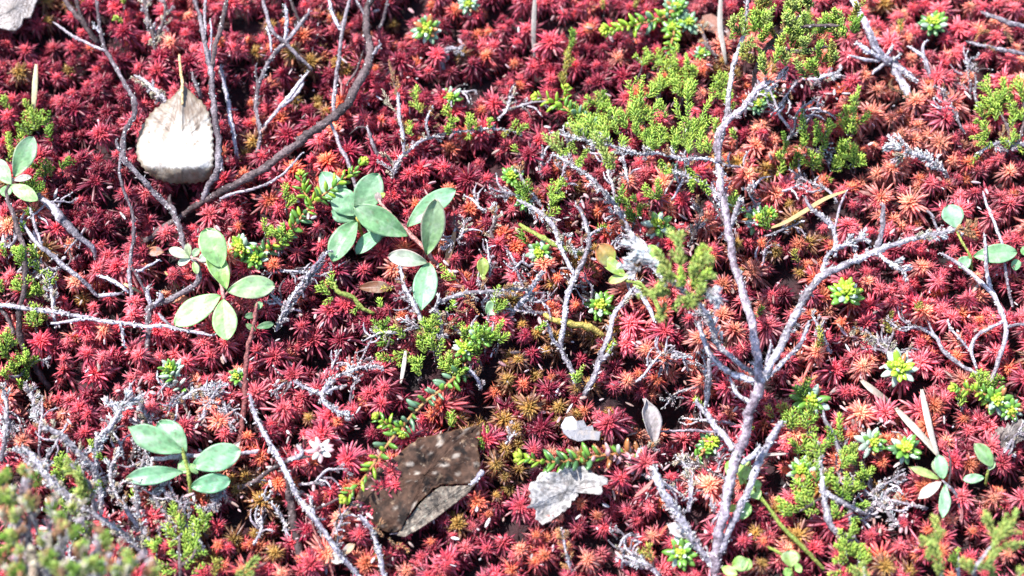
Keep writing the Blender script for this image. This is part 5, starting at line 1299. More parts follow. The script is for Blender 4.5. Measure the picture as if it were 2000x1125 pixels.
# ================================================================== crowberry
STARS = [(835, 58, 40, ('young', 'mid', 'blue'), "bright green crowberry tip with pale leaves near the top", 22), (915, 8, 30, ('mid', 'blue', 'blue'), "pale bluish crowberry tip cut by the top edge", 18),
         (882, 190, 26, ('mid', 'mid', 'mid'), "small plain green crowberry tip above the knobbly runner", 20), (1286, 440, 38, ('young', 'mid', 'mid'), "round bright green crowberry star above the tall shrub's soft part", 20),
         (1055, 493, 32, ('young', 'mid', 'blue'), "crowberry star at the foot of the bent yellow-green stem", 16), (1172, 598, 38, ('young', 'mid', 'mid'), "crowberry star between the two arms of dead heather in the middle", 14),
         (1652, 572, 42, ('young', 'young', 'mid'), "lone bright crowberry star below the lichen-tipped branch", 26), (1756, 718, 42, ('young', 'young', 'silver'), "lone crowberry star above the forked pale straw", 26),
         (1582, 783, 44, ('young', 'mid', 'mid'), "large crowberry star right of the purple-grey stem's fork", 20), (1703, 863, 34, ('mid', 'mid', 'silver'), "smaller of the two crowberry stars side by side", 20),
         (1768, 876, 38, ('bud', 'mid', 'old'), "fuller of the two crowberry stars side by side", 22), (1822, 46, 40, ('young', 'mid', 'old'), "bushy dark-leaved crowberry star at the top right", 26),
         (1388, 868, 34, ('young', 'mid', 'old'), "crowberry star touching the left of the purple-grey main stem", 16), (1330, 1080, 38, ('young', 'mid', 'mid'), "crowberry star near the foot of the tall shrub", 18),
         (1000, 345, 30, ('young', 'mid', 'mid'), "small crowberry star left of the soft heather sprays", 22), (1025, 392, 26, ('mid', 'mid', 'old'), "low green crowberry tip beneath the small star", 16),
         (1478, 205, 28, ('mid', 'old', 'blue'), "dark crowberry tip behind the shrub's upper fork", 8), (1500, 185, 24, ('mid', 'young', 'mid'), "bright crowberry tip at the end of the upper fork", 8), (940, 655, 34, ('young', 'mid', 'mid'), "crowberry star in the mixed heather near the middle", 26),
         (908, 680, 28, ('young', 'young', 'mid'), "crowberry tip next to the star in the mixed heather", 20), (1478, 430, 34, ('mid', 'mid', 'old'), "dull green crowberry star left of the tan straw", 12),
         (1500, 418, 22, ('young', 'mid', 'mid'), "tiny crowberry tip nestled behind the dull green star", 16), (1945, 780, 36, ('young', 'mid', 'mid'), "crowberry star at the right edge above the grey leaf", 24), (1975, 800, 30, ('mid', 'mid', 'blue'), "lower crowberry tip at the right edge on the grey leaf", 18),
         (1565, 918, 30, ('young', 'mid', 'silver'), "silvery crowberry star beside the grey-stemmed heather", 24), (500, 505, 30, ('mid', 'mid', 'old'), "crowberry tip at the lower end of the dense shoot", 16), (472, 482, 34, ('bud', 'young', 'mid'), "bright bunched crowberry tip right of the pale green leaves", 30),
         (335, 722, 30, ('young', 'mid', 'silver'), "half-pale crowberry tip on the pink moss", 18), (1320, 15, 34, ('mid', 'mid', 'blue'), "upper crowberry tip in the clump at the top", 26), (1345, 45, 30, ('mid', 'blue', 'blue'), "pale-leaved crowberry tip in the clump at the top", 22),
         (1312, 55, 28, ('young', 'mid', 'mid'), "middle crowberry tip in the clump at the top", 20), (1370, 105, 22, ('mid', 'mid', 'old'), "small dark crowberry tip below the clump", 12), (1310, 335, 24, ('mid', 'old', 'blue'), "dark crowberry tip under the shrub's white arm", 10),
         (1130, 238, 26, ('mid', 'mid', 'blue'), "crowberry tip at the joint of the pointed shoot", 14), (1165, 255, 30, ('mid', 'mid', 'blue'), "blue-green crowberry tip behind the soft heather", 12), (465, 735, 24, ('old', 'mid', 'silver'), "dull crowberry tip by the red-brown stem", 10),
         (95, 1080, 24, ('mid', 'mid', 'mid'), "crowberry tip hidden in the corner clump", 8)]
for x, yv, R, tones, lab, h in STARS[:-1]:
    crowberry_star(x, yv, R, h, lab, tones)
# whitish pink dead star
c0 = P(625, 880, 26)
ws = thing("crowberry_shoot", "dead whitish pink star of small leaves left of the brown leaf", "crowberry plant", c0 - np.array([0, 0, 20]))
for k in range(15):
    az = k * 2.4; el = radians(12 + 50 * (k > 8) + rng.normal(0, 6))
    berry_leaf(ws, c0, np.array([cos(az) * cos(el), sin(az) * cos(el), sin(el)]), 27 if k < 9 else 17, 'pinkish' if k % 2 == 0 else 'white', (0, 0, 1), .95)
mbb = MB(); tube(mbb, np.array([[*(c0 - np.array([4, 6, 32])), 2.5], [*(c0 - np.array([2, 2, 14])), 2.5], [*c0, 2.5]]), 'pink', .1, 0, 6, 6); mbb.build("stem", M['bark'], ws)

crowberry_run("dense yellow-green crowberry shoot climbing behind the blue-green leaves", [(708, 318, 66), (682, 342, 62), (655, 362, 58), (622, 388, 52), (598, 412, 46), (575, 440, 38), (548, 465, 28), (520, 490, 16), (500, 520, -6)], 23, 6.5, ('mid', 'mid', 'old', 'young'), young_to=.45)
crowberry_run("short crowberry side shoot left of the dense climbing shoot", [(588, 342, 48), (590, 362, 46), (600, 384, 42), (612, 400, 38)], 20, 6, ('young', 'mid'), young_to=.8)
crowberry_run("long crowberry shoot with spaced leaves crossing the top of the brown leaf", [(676, 970, 44), (690, 955, 50), (706, 938, 54), (722, 918, 56), (738, 895, 54), (758, 866, 46), (778, 842, 40), (800, 815, 38), (830, 785, 36), (867, 757, 30), (895, 730, 20), (915, 705, 2)], 24, 8.5, ('mid', 'old', 'blue'), young_to=.28, dens=.85, stemcol='orange')
crowberry_run("stubby yellowish crowberry side tip above the brown leaf", [(738, 815, 54), (755, 826, 48), (778, 840, 42)], 18, 6, ('young', 'old'), young_to=.6)
crowberry_run("second stubby crowberry side tip right above the brown leaf", [(785, 845, 52), (784, 838, 46), (790, 828, 40)], 18, 6, ('young', 'old'), young_to=.6)
crowberry_run("horizontal crowberry shoot with plump green leaves over the torn grey leaf", [(1020, 893, 46), (1045, 898, 44), (1075, 902, 42), (1110, 900, 38), (1145, 895, 32), (1185, 888, 24), (1225, 885, 12), (1250, 890, -6)], 27, 7.5, ('mid', 'mid', 'old'), young_to=.2, dead_from=.55)
crowberry_run("plump bright crowberry shoot pointing left from the clump at the top", [(1185, 58, 52), (1205, 55, 50), (1235, 50, 46), (1268, 42, 38), (1300, 32, 24), (1330, 25, 4)], 25, 6.5, ('mid', 'young', 'blue'), young_to=.45)
crowberry_run("hanging crowberry shoot below the clump at the top", [(1300, 118, 14), (1308, 95, 24), (1315, 70, 28), (1322, 40, 20), (1330, 20, 0)], 18, 6, ('young', 'mid'), young_to=.6)
crowberry_run("pointed crowberry shoot left of the soft heather sprays", [(1050, 190, 44), (1072, 195, 44), (1098, 208, 42), (1125, 222, 36), (1150, 235, 24), (1175, 250, 2)], 22, 6, ('mid', 'blue'), young_to=.45)
crowberry_run("small crowberry side tip on the pointed shoot", [(1106, 172, 52), (1102, 188, 46), (1108, 206, 40)], 16, 5.5, ('young',), young_to=.8)
crowberry_run("leafy crowberry shoot at the right edge below the forked grey twig", [(1865, 758, 40), (1885, 760, 38), (1910, 765, 34), (1935, 775, 24), (1950, 790, 4)], 20, 6, ('young', 'mid'), young_to=.6)
crowberry_run("pale half-dead crowberry shoot in the litter left of the red-brown stem", [(318, 712, 30), (330, 726, 26), (345, 745, 14), (355, 762, -4)], 20, 7, ('white', 'mid', 'silver'), young_to=.3, tipn=0)
crowberry_run("crowberry shoot creeping right of the lowest round leaves", [(1395, 862, 30), (1378, 880, 24), (1362, 895, 14), (1350, 905, 0)], 19, 6.5, ('mid', 'old'), young_to=.3)

# ================================================================== broad-leaved plants
UPC = unit(-CF)     # towards the viewer's side of the sky: leaves held up to the light
r = thing("bog_bilberry", "blue-green oval leaves on a pink stem in the middle of the picture", "bilberry plant", P(860, 520, -15))
stem_part(r, [(860, 520, -12, 3.5), (843, 506, 30, 4), (836, 492, 42, 4.5), (822, 476, 50, 4.5), (806, 462, 58, 4.5), (790, 446, 66, 4.2), (768, 425, 76, 4), (748, 402, 84, 3.5), (738, 386, 88, 3)], 'pink')
leaf_part(r, (795, 444), (890, 370), 44, (-.2, -.2, 1), (.19, .33, .17), (.22, .40, .24), 60, 68, cup=.2)
leaf_part(r, (832, 497), (850, 388), 50, (.35, -.5, .8), (.20, .33, .12), (.25, .30, .20), 46, 98, cup=.25, rim=(.34, .25, .24), bend=.08)
leaf_part(r, (798, 460), (690, 403), 52, (-.1, -.45, .9), (.15, .28, .13), (.17, .30, .14), 58, 84, cup=.22, bend=.06, lob=.7)
leaf_part(r, (836, 513), (758, 500), 34, (-.1, -.3, 1), (.24, .31, .20), (.42, .38, .34), 46, 52, cup=.35, rim=(.55, .36, .38), bend=.12)
leaf_part(r, (838, 514), (823, 607), 47, (0, -.25, 1), (.19, .34, .17), (.24, .42, .27), 42, 30, cup=.22, exp=1.0, point=.5, bend=.05)
leaf_part(r, (742, 395), (736, 375), 14, (0, -.3, 1), (.34, .22, .22), (.40, .30, .28), 84, 92)
leaf_part(r, (740, 386), (752, 377), 10, (0, -.3, 1), (.4, .5, .1), None, 84, 92)
r = thing("bog_bilberry", "smoky blue-green leaf whorl behind the dense crowberry shoot", "bilberry plant", P(712, 470, -15))
stem_part(r, [(716, 480, -15, 3.5), (706, 455, 14, 3.5), (699, 432, 34, 3.5), (697, 420, 40, 3)], 'yellow')
leaf_part(r, (697, 422), (738, 338), 56, (.1, -.4, .9), (.17, .30, .15), (.20, .34, .20), 40, 70, cup=.15)
leaf_part(r, (694, 420), (655, 372), 52, (-.1, -.3, .9), (.19, .34, .18), (.22, .38, .22), 38, 50, cup=.15)
leaf_part(r, (690, 418), (628, 336), 48, (-.2, -.2, 1), (.20, .34, .20), (.22, .38, .24), 28, 40, cup=.15)
leaf_part(r, (694, 428), (650, 400), 50, (-.1, -.2, 1), (.17, .30, .17), (.22, .37, .23), 28, 34, cup=.2)
leaf_part(r, (698, 432), (650, 512), 50, (-.3, -.3, 1), (.16, .29, .14), (.18, .32, .17), 36, 26, cup=.3, bend=.1)
leaf_part(r, (748, 452), (696, 496), 34, (-.2, -.1, 1), (.19, .34, .20), (.22, .40, .25), 26, 22, cup=.25)
leaf_part(r, (712, 432), (752, 462), 34, (.1, -.1, 1), (.17, .30, .17), (.20, .34, .2), 24, 20, cup=.25)
leaf_part(r, (722, 480), (745, 448), 24, (0, -.3, 1), (.20, .34, .18), (.2, .36, .2), 14, 26, cup=.25)

r = thing("bog_bilberry", "bright pale green leaf whorl catching sun left of the red-brown stem", "bilberry plant", P(436, 600, -15))
stem_part(r, [(440, 612, -14, 3.5), (438, 592, 26, 3.5), (436, 576, 44, 3.5), (426, 540, 56, 3.2), (398, 512, 64, 3), (376, 502, 68, 3), (372, 500, 70, 2.5)], 'pink')
leaf_part(r, (432, 522), (402, 446), 52, (.3, -.55, .8), (.27, .42, .16), (.30, .46, .20), 60, 92, cup=.18, ripple=.03, lob=.5)
leaf_part(r, (442, 566), (408, 494), 40, (.5, -.3, .9), (.26, .40, .10), (.30, .44, .16), 48, 62, cup=.35, bend=.1)
leaf_part(r, (443, 569), (537, 557), 46, (0, -.25, 1), (.31, .46, .20), (.33, .44, .25), 46, 44, cup=.18, rim=(.42, .42, .3), bend=.08)
leaf_part(r, (432, 577), (341, 634), 52, (-.1, -.1, 1), (.32, .50, .20), (.34, .52, .24), 44, 44, cup=.12, bend=.05)
leaf_part(r, (436, 584), (443, 664), 48, (0, -.05, 1), (.31, .49, .17), (.34, .52, .22), 44, 38, cup=.12, bend=.05)
leaf_part(r, (372, 503), (330, 486), 20, (0, -.3, 1), (.36, .44, .24), (.50, .44, .36), 68, 74, cup=.2)
leaf_part(r, (374, 504), (348, 516), 15, (0, -.3, 1), (.48, .50, .42), None, 66, 68, cup=.2)
leaf_part(r, (370, 500), (366, 474), 14, (0, -.4, 1), (.32, .38, .16), (.42, .40, .30), 70, 80, cup=.2)
leaf_part(r, (376, 500), (390, 485), 14, (0, -.4, 1), (.34, .44, .26), None, 70, 78, cup=.2)
leaf_part(r, (388, 508), (418, 494), 20, (.1, -.3, 1), (.40, .46, .34), (.48, .44, .42), 66, 72, cup=.2)
leaf_part(r, (378, 510), (385, 535), 14, (.4, -.3, 1), (.36, .46, .18), None, 60, 58, cup=.2)

r = thing("bog_bilberry", "low cluster of broad blue-green leaves at the lower left", "bilberry plant", P(372, 975, -15))
stem_part(r, [(374, 975, -14, 3.5), (371, 948, 20, 4), (368, 918, 36, 4), (360, 895, 48, 4), (356, 875, 56, 3)], 'green')
leaf_part(r, (364, 886), (310, 824), 50, (.2, -.25, 1), (.17, .30, .16), (.20, .36, .22), 40, 46, cup=.2)
leaf_part(r, (358, 882), (250, 833), 46, (.0, -.45, .9), (.20, .36, .18), (.24, .40, .24), 54, 72, cup=.15, point=.8, bend=.08)
leaf_part(r, (358, 921), (245, 934), 34, (0, -.35, 1), (.18, .35, .18), (.22, .40, .26), 40, 48, cup=.25, point=.4, bend=.08)
leaf_part(r, (376, 910), (470, 878), 50, (.1, -.4, .9), (.26, .44, .24), (.26, .46, .28), 42, 60, cup=.1, bend=.05, lob=.55)
leaf_part(r, (373, 950), (450, 938), 36, (.1, -.35, 1), (.15, .32, .17), (.20, .38, .24), 28, 36, cup=.15, lob=.5)
leaf_part(r, (352, 898), (368, 922), 24, (-.4, -.3, 1), (.24, .40, .16), None, 34, 34, cup=.2)
leaf_part(r, (386, 925), (372, 905), 14, (0, -.3, 1), (.36, .5, .2), None, 34, 46, cup=.2)
r = thing("dead_stalk", "straight bone-white stalk lying through the low blue-green leaf cluster", "stalk", P(290, 895, 5))
stem_part(r, [(288, 898, 10, 4), (320, 895, 22, 5), (360, 890, 26, 5.5), (400, 888, 28, 5.5), (440, 886, 26, 5), (505, 883, 18, 4)], 'pale')

r = thing("bog_bilberry", "small oval pale green leaves at the left edge", "bilberry plant", P(22, 380, 0))
stem_part(r, [(18, 378, 30, 3), (23, 356, 60, 3), (26, 345, 68, 2.6)], 'pink')
leaf_part(r, (27, 346), (64, 266), 42, (.3, -.5, .8), (.22, .36, .15), (.26, .40, .24), 64, 92, cup=.2, rim=(.32, .36, .28))
leaf_part(r, (23, 360), (-6, 312), 34, (-.2, -.4, 1), (.32, .44, .22), (.34, .46, .30), 62, 80, cup=.15)
leaf_part(r, (20, 362), (74, 391), 30, (.1, -.2, 1), (.32, .48, .18), (.36, .50, .22), 60, 56, cup=.12)
leaf_part(r, (26, 352), (62, 345), 14, (0, -.3, 1), (.44, .36, .36), (.52, .42, .42), 64, 66, cup=.2)
leaf_part(r, (16, 362), (10, 385), 24, (0, -.3, 1), (.24, .38, .18), None, 58, 56, cup=.2)

r = thing("bog_bilberry", "two oval leaves with small round ones on the red moss at the right", "bilberry plant", P(1898, 535, -10))
stem_part(r, [(1900, 540, -10, 2.6), (1897, 515, 22, 2.6), (1895, 500, 36, 2.6), (1878, 470, 46, 2.4), (1868, 448, 52, 2.2)], 'green')
leaf_part(r, (1900, 500), (1986, 492), 38, (0, -.35, 1), (.22, .38, .18), (.26, .42, .24), 36, 40, cup=.15)
leaf_part(r, (1868, 446), (1852, 400), 44, (0, -.4, 1), (.22, .38, .22), (.24, .40, .26), 50, 60, cup=.2)
leaf_part(r, (1896, 502), (1872, 522), 26, (0, -.2, 1), (.22, .38, .22), None, 34, 32, cup=.2)
leaf_part(r, (1982, 528), (1985, 505), 20, (0, -.3, 1), (.24, .42, .22), None, 22, 28, cup=.2)
leaf_part(r, (2010, 500), (1996, 482), 20, (0, -.3, 1), (.20, .38, .14), None, 26, 32, cup=.2)

r = thing("bog_seedling", "spindly seedling with narrow green and one pink-white leaf at the lower right", "seedling", P(1875, 990, -12))
stem_part(r, [(1878, 1000, -12, 3.5), (1868, 965, 14, 4), (1850, 947, 28, 4), (1840, 938, 34, 3.5)], 'grey')
stem_part(r, [(1852, 950, 26, 2.5), (1856, 920, 36, 2.5), (1855, 895, 44, 2.5), (1850, 872, 50, 2)], 'brown', "twiglet")
leaf_part(r, (1841, 935), (1832, 888), 26, (.1, -.4, 1), (.28, .46, .24), (.30, .46, .30), 34, 46, cup=.2, lob=.5)
leaf_part(r, (1834, 935), (1774, 911), 15, (0, -.3, 1), (.34, .42, .14), (.40, .42, .16), 32, 40, cup=.3, point=.7)
leaf_part(r, (1838, 940), (1792, 974), 20, (-.2, -.3, 1), (.62, .52, .50), (.66, .56, .54), 34, 34, cup=.2, point=.7, rim=(.72, .62, .62), label="pink-white curled leaf")
leaf_part(r, (1845, 946), (1840, 1012), 22, (.1, -.2, 1), (.30, .46, .28), (.32, .48, .32), 34, 26, cup=.2, ripple=.06, point=.5)
leaf_part(r, (1830, 925), (1822, 900), 12, (0, -.3, 1), (.42, .44, .3), None, 34, 42, cup=.2)
r = thing("bog_bilberry", "single green leaf and pale small ones against the grey leaf at the right edge", "bilberry plant", P(1925, 940, -10))
stem_part(r, [(1925, 948, -10, 2.6), (1928, 925, 18, 2.6), (1934, 910, 26, 2.2)], 'green')
leaf_part(r, (1938, 912), (1903, 866), 30, (.3, -.4, 1), (.19, .34, .12), (.24, .36, .16), 28, 42, cup=.2, rim=(.36, .44, .24))
leaf_part(r, (1922, 932), (1880, 936), 18, (0, -.3, 1), (.30, .46, .28), None, 22, 22, cup=.2, ripple=.05)
leaf_part(r, (1930, 918), (1942, 900), 12, (0, -.3, 1), (.44, .5, .3), None, 24, 30, cup=.2)

# orange-edged and yellow-green round leaves
r = thing("cranberry_plant", "round leaves with orange edges beside the tall shrub's soft green part", "cranberry plant", P(1235, 600, -10))
stem_part(r, [(1313, 668, -8, 4), (1300, 640, 14, 5), (1288, 605, 30, 5), (1274, 578, 40, 4), (1250, 555, 46, 3), (1215, 545, 46, 3), (1200, 530, 46, 2.6)], 'green')
leaf_part(r, (1196, 522), (1168, 476), 42, (.2, -.4, 1), (.26, .34, .06), (.46, .20, .08), 46, 60, cup=.25, rim=(.55, .16, .07))
leaf_part(r, (1190, 520), (1188, 478), 30, (-.2, -.4, 1), (.30, .42, .08), (.34, .40, .08), 44, 54, cup=.25)
leaf_part(r, (1222, 540), (1172, 500), 26, (.1, -.4, 1), (.28, .42, .06), (.36, .40, .08), 44, 50, cup=.2)
leaf_part(r, (1232, 536), (1188, 550), 20, (0, -.3, 1), (.34, .46, .12), (.38, .42, .14), 46, 44, cup=.25, rim=(.5, .28, .14))
leaf_part(r, (1236, 552), (1256, 560), 16, (0, -.3, 1), (.34, .48, .12), None, 42, 42, cup=.2)
leaf_part(r, (1290, 515), (1266, 478), 26, (.1, -.4, 1), (.30, .44, .10), (.32, .46, .10), 40, 56, cup=.2)
leaf_part(r, (1300, 510), (1262, 490), 18, (.1, -.4, 1), (.46, .42, .14), None, 44, 50, cup=.2)
r = thing("cranberry_plant", "thin green trailing stem with yellow-green leaves along the purple-grey main stem", "cranberry plant", P(1606, 1105, -8))
stem_part(r, [(1610, 1112, -8, 3), (1567, 1067, 18, 4), (1533, 1033, 24, 4), (1500, 990, 30, 3.5), (1482, 965, 30, 3), (1455, 940, 30, 2.6), (1430, 915, 28, 2.4)], 'green')
for b, t, w, c in [((1426, 938), (1422, 900), 16, (.28, .44, .10)), ((1446, 948), (1460, 896), 24, (.36, .48, .12)), ((1456, 950), (1488, 945), 26, (.30, .44, .12)), ((1442, 1000), (1466, 985), 28, (.26, .42, .12)), ((1448, 1015), (1452, 990), 24, (.28, .42, .14)),
                   ((1425, 1000), (1438, 985), 14, (.42, .50, .12)), ((1430, 1105), (1462, 1095), 28, (.28, .42, .08)), ((1410, 1108), (1440, 1122), 18, (.34, .48, .12)), ((1452, 1115), (1462, 1090), 22, (.28, .42, .1)), ((1470, 955), (1482, 975), 22, (.30, .42, .16))]:
    leaf_part(r, b, t, w, (0, -.35, 1), c, None, 26, 34, cup=.2)
r = thing("cranberry_plant", "little round olive leaves at the bottom right of the trailing stem", "cranberry plant", P(1548, 1135, -8))
stem_part(r, [(1548, 1140, -8, 2.5), (1546, 1115, 14, 2.5), (1530, 1085, 18, 3), (1500, 1068, 14, 3), (1485, 1060, 0, 3)], 'green')
for b, t, w, c in [((1545, 1108), (1542, 1074), 34, (.24, .32, .09)), ((1552, 1112), (1566, 1106), 18, (.30, .46, .12)), ((1545, 1116), (1530, 1120), 18, (.30, .46, .12))]:
    leaf_part(r, b, t, w, (0, -.3, 1), c, None, 18, 24, cup=.2)
r = thing("cranberry_plant", "pair of small olive leaves right of the bright downward leaf", "cranberry plant", P(945, 560, -8))
stem_part(r, [(948, 560, -8, 2.2), (946, 545, 12, 2.2), (944, 538, 20, 2)], 'red')
leaf_part(r, (944, 540), (942, 502), 24, (.1, -.5, 1), (.24, .28, .05), (.30, .34, .08), 18, 34, cup=.25)
leaf_part(r, (950, 545), (932, 535), 12, (0, -.3, 1), (.3, .36, .08), None, 18, 20)
leaf_part(r, (950, 612), (975, 592), 30, (0, -.3, 1), (.24, .40, .20), (.30, .40, .26), 16, 22, cup=.35)
r = thing("cranberry_plant", "three dark narrow leaves at the top of the red-brown upright stem", "cranberry plant", P(498, 612, 40))
stem_part(r, [(496, 640, 30, 2.2), (500, 620, 46, 2.2), (502, 600, 54, 2)], 'red')
for b, t, w, c in [((500, 640), (535, 632), 14, (.10, .20, .08)), ((500, 646), (480, 632), 11, (.14, .2, .08)), ((500, 615), (478, 618), 13, (.12, .2, .1)), ((498, 605), (512, 590), 14, (.2, .34, .14))]:
    leaf_part(r, b, t, w, (0, -.3, 1), c, None, 46, 50, cup=.25)

# ================================================================== dead leaves
def outline_leaf(name, label, pts, h_fn, col_fn, mat, thick=2.2, nx=26, ny=22, crinkle=2.0, veins=None, ragged=0):
    """a leaf blade whose rim is a pixel outline (convex-ish, star shaped about its centre), with depth from h_fn(u, v)"""
    pts = np.array(pts, float)
    c = pts.mean(0)
    # resample the rim
    Q = np.vstack([pts, pts[:1]])
    if ragged: pts = pts + rng.normal(0, ragged, pts.shape) * .3; Q = np.vstack([pts, pts[:1]])
    seg = np.linalg.norm(np.diff(Q, axis=0), axis=1); cum = np.concatenate([[0], np.cumsum(seg)])
    m = 150
    s_ = np.linspace(0, cum[-1], m, endpoint=False)
    rim = np.stack([np.interp(s_, cum, Q[:, 0]), np.interp(s_, cum, Q[:, 1])], 1)
    if ragged: rim_noise = rng.normal(0, ragged, 150)
    rings = 18
    if ragged:
        rim = rim + unit(rim - c) * (np.convolve(np.tile(rim_noise, 3), [.25, .5, .25], 'same')[150:300, None] * 1.6)
    V, C = [], []
    cr = rng.normal(0, 1, 40)
    for i in range(rings + 1):
        f = (i / rings) ** .8
        for k in range(m):
            x, yv = c + (rim[k] - c) * max(f, .01)
            h = h_fn(x, yv) + crinkle * (math.sin(x / 11 + cr[0] * 3 + math.sin(yv / 9)) * .6 + math.sin(yv / 8 + x / 17 + cr[1]) * .5 + rng.normal(0, .18)) * (.4 + .6 * f)
            if veins: h += veins(x, yv)
            V.append(P0(x, yv, h)); C.append(col_fn(x, yv, f))
    V = np.array(V); C = np.array(C)
    n = len(V)
    bot = V - np.array([0, 0, thick])
    F = []
    for i in range(rings):
        for k in range(m):
            a, b = i * m + k, i * m + (k + 1) % m
            F.append([a, a + m, b + m, b]); F.append([n + a, n + b, n + b + m, n + a + m])
    for k in range(m):
        a, b = rings * m + k, rings * m + (k + 1) % m
        F.append([a, n + a, n + b, b])
    o = V.mean(0)
    r = thing(name, label, "dead leaf", o)
    mb = MB(); mb.add(np.vstack([V, bot]), [F], np.vstack([C, C * .85]))
    mb.build("blade", mat, r)
    return r


def P0(px, py, z):
    """pixel at absolute height z"""
    d = CF + (px - 1000) / FOC * np.array([1.0, 0, 0]) + (562 - py) / FOC * CU
    return CO + d * ((z - CO[2]) / d[2])


from mathutils import noise as _mn


def nz(a, b, c=0.0): return _mn.noise(Vector((a, b, c)))


# pale birch leaf, cupped, serrated
axb, tipb = np.array([357, 168.0]), np.array([352, 357.0])
wl_ = [(0, 2), (.05, 9), (.12, 22), (.20, 42), (.28, 60), (.40, 77), (.52, 84), (.64, 86), (.75, 80), (.86, 63), (.94, 42), (1.0, 14)]
tr_ = np.array([(357, 163), (351, 172), (341, 184), (324, 198), (304, 211), (293, 222), (284, 236), (276, 247), (271, 262), (267, 280), (266, 293), (268, 307), (275, 320), (285, 333), (298, 344), (316, 352), (337, 357), (357, 358), (382, 356), (404, 350), (414, 336), (417, 305), (416, 270), (413, 240), (406, 216), (396, 200), (382, 187), (370, 176), (362, 168)], float)
Qb = catmull(np.hstack([np.vstack([tr_, tr_[:1]]), np.zeros((30, 1))]), 4.0)[:, :2]
nb_ = np.stack([np.gradient(Qb[:, 1]), -np.gradient(Qb[:, 0])], 1); nb_ /= np.linalg.norm(nb_, axis=1, keepdims=True) + 1e-9
rimb = [tuple(Qb[i] + nb_[i] * ((2.6 if i % 3 == 0 else -1.2) * (1 if Qb[i][1] > 190 else .1)) * (1 if ((Qb[i] - (345, 275)) @ nb_[i]) > 0 else -1)) for i in range(len(Qb) - 1)]
zb = float(P(345, 270, 0)[2]) + 24


def hb_(x, yv):
    u = (yv - 168) / 190; v = (x - 350) / 82
    return zb + 16 - 24 * v * v - 700 * max(0, u - .74) ** 2 + 12 * math.sin(u * 3) + 44 * max(0, .45 - u)


def vb(x, yv):
    v = (x - 355) / 80; u = (yv - 168) / 190
    mid = (4.2 - 3 * min(1, max(0, u - .3) * 3)) * math.exp(-(v * 80 / 3.2) ** 2)
    q = (u + abs(v) * .42) * 7.0
    return mid + 2.6 * (max(0, math.cos(q * 2 * pi)) ** 6) * (.3 + abs(v))


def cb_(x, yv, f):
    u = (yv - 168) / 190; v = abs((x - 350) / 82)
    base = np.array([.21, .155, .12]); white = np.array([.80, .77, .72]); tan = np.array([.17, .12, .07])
    k = 1 / (1 + math.exp(-((u - .50) * 16 + 1.4 * math.sin(x / 9) + .8 * math.sin(x / 4.3 + yv / 11) + (x - 345) / 45)))  # sun patch painted in: colour goes white towards the lower centre
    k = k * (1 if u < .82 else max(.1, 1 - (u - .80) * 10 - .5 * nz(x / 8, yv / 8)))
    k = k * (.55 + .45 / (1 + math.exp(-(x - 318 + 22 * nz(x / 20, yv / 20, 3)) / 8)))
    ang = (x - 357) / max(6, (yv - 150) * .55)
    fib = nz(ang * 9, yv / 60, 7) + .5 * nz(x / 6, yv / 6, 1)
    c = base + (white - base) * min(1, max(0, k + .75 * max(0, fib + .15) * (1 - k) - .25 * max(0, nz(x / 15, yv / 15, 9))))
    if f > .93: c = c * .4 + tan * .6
    if u > .84: c = c * .35 + tan * .65  # shade under the curled lower rim, painted in as brown
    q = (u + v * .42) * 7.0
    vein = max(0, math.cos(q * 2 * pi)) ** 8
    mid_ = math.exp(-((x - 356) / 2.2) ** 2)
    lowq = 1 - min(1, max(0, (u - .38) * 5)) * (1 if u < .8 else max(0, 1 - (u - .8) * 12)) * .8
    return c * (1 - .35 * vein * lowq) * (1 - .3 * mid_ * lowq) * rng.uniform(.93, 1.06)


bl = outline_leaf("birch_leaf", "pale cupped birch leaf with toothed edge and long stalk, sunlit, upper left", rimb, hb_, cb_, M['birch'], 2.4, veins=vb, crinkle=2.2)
mb = MB()
tube(mb, np.array([[*P0(356, 205, zb + 38), 2.6], [*P0(356, 165, zb + 44), 3.2], [*P0(353, 140, zb + 40), 3.0], [*P0(350, 105, zb + 20), 2.6]]), 'tan', .08, 0, 6, 6)
mb.build("leaf_stalk", M['bark'], bl)

# brown rotting leaf: upper blade and folded lower flap
zr = float(P(810, 930, 0)[2]) + 26
def hr(x, yv): return zr + 15 - 12 * min(1.3, (((x - 820) / 135) ** 2 + ((yv - 935) / 112) ** 2)) ** 2 + (yv - 930) * -.10 - 9 * max(0, (820 - x) / 60) * 0 + 5 * math.sin((x - yv * .6) / 19) + 4 * nz(x / 22, yv / 22) + 14 * math.exp(-(((x - 690) + (yv - 1000)) / 60) ** 2) * 0 + 6 * math.sin(x / 40)
def crr(x, yv, f):
    c = np.array([.060, .032, .022]) * (1 + .8 * nz(x / 9, yv / 9, 4))
    b_ = nz(x / 17, yv / 15, 12) + .35 * nz(x / 9, yv / 9, 2)
    if b_ > .30: c = c + (np.array([.36, .31, .27]) - c) * min(1, (b_ - .30) * 3)
    if f > .97: c = np.array([.11, .055, .03])
    return c
rl = outline_leaf("rotting_leaf", "dark brown rotting folded leaf with pale lower flap below the middle", [(690, 985), (700, 960), (722, 925), (748, 905), (775, 888), (800, 868), (830, 852), (870, 842), (905, 835), (935, 828), (945, 822), (938, 840), (934, 870), (938, 905), (930, 935), (920, 945), (890, 944), (860, 945), (835, 962), (812, 985), (795, 1010), (782, 1034), (760, 1040), (740, 1030), (715, 1010)],
                  hr, crr, M['rot'], 2.4, crinkle=5.5, ragged=2.0)
V0 = [(934, 938), (915, 948), (890, 948), (860, 950), (838, 965), (815, 990), (798, 1012), (775, 1045), (790, 1048), (815, 1035), (850, 1012), (885, 985), (912, 965)]
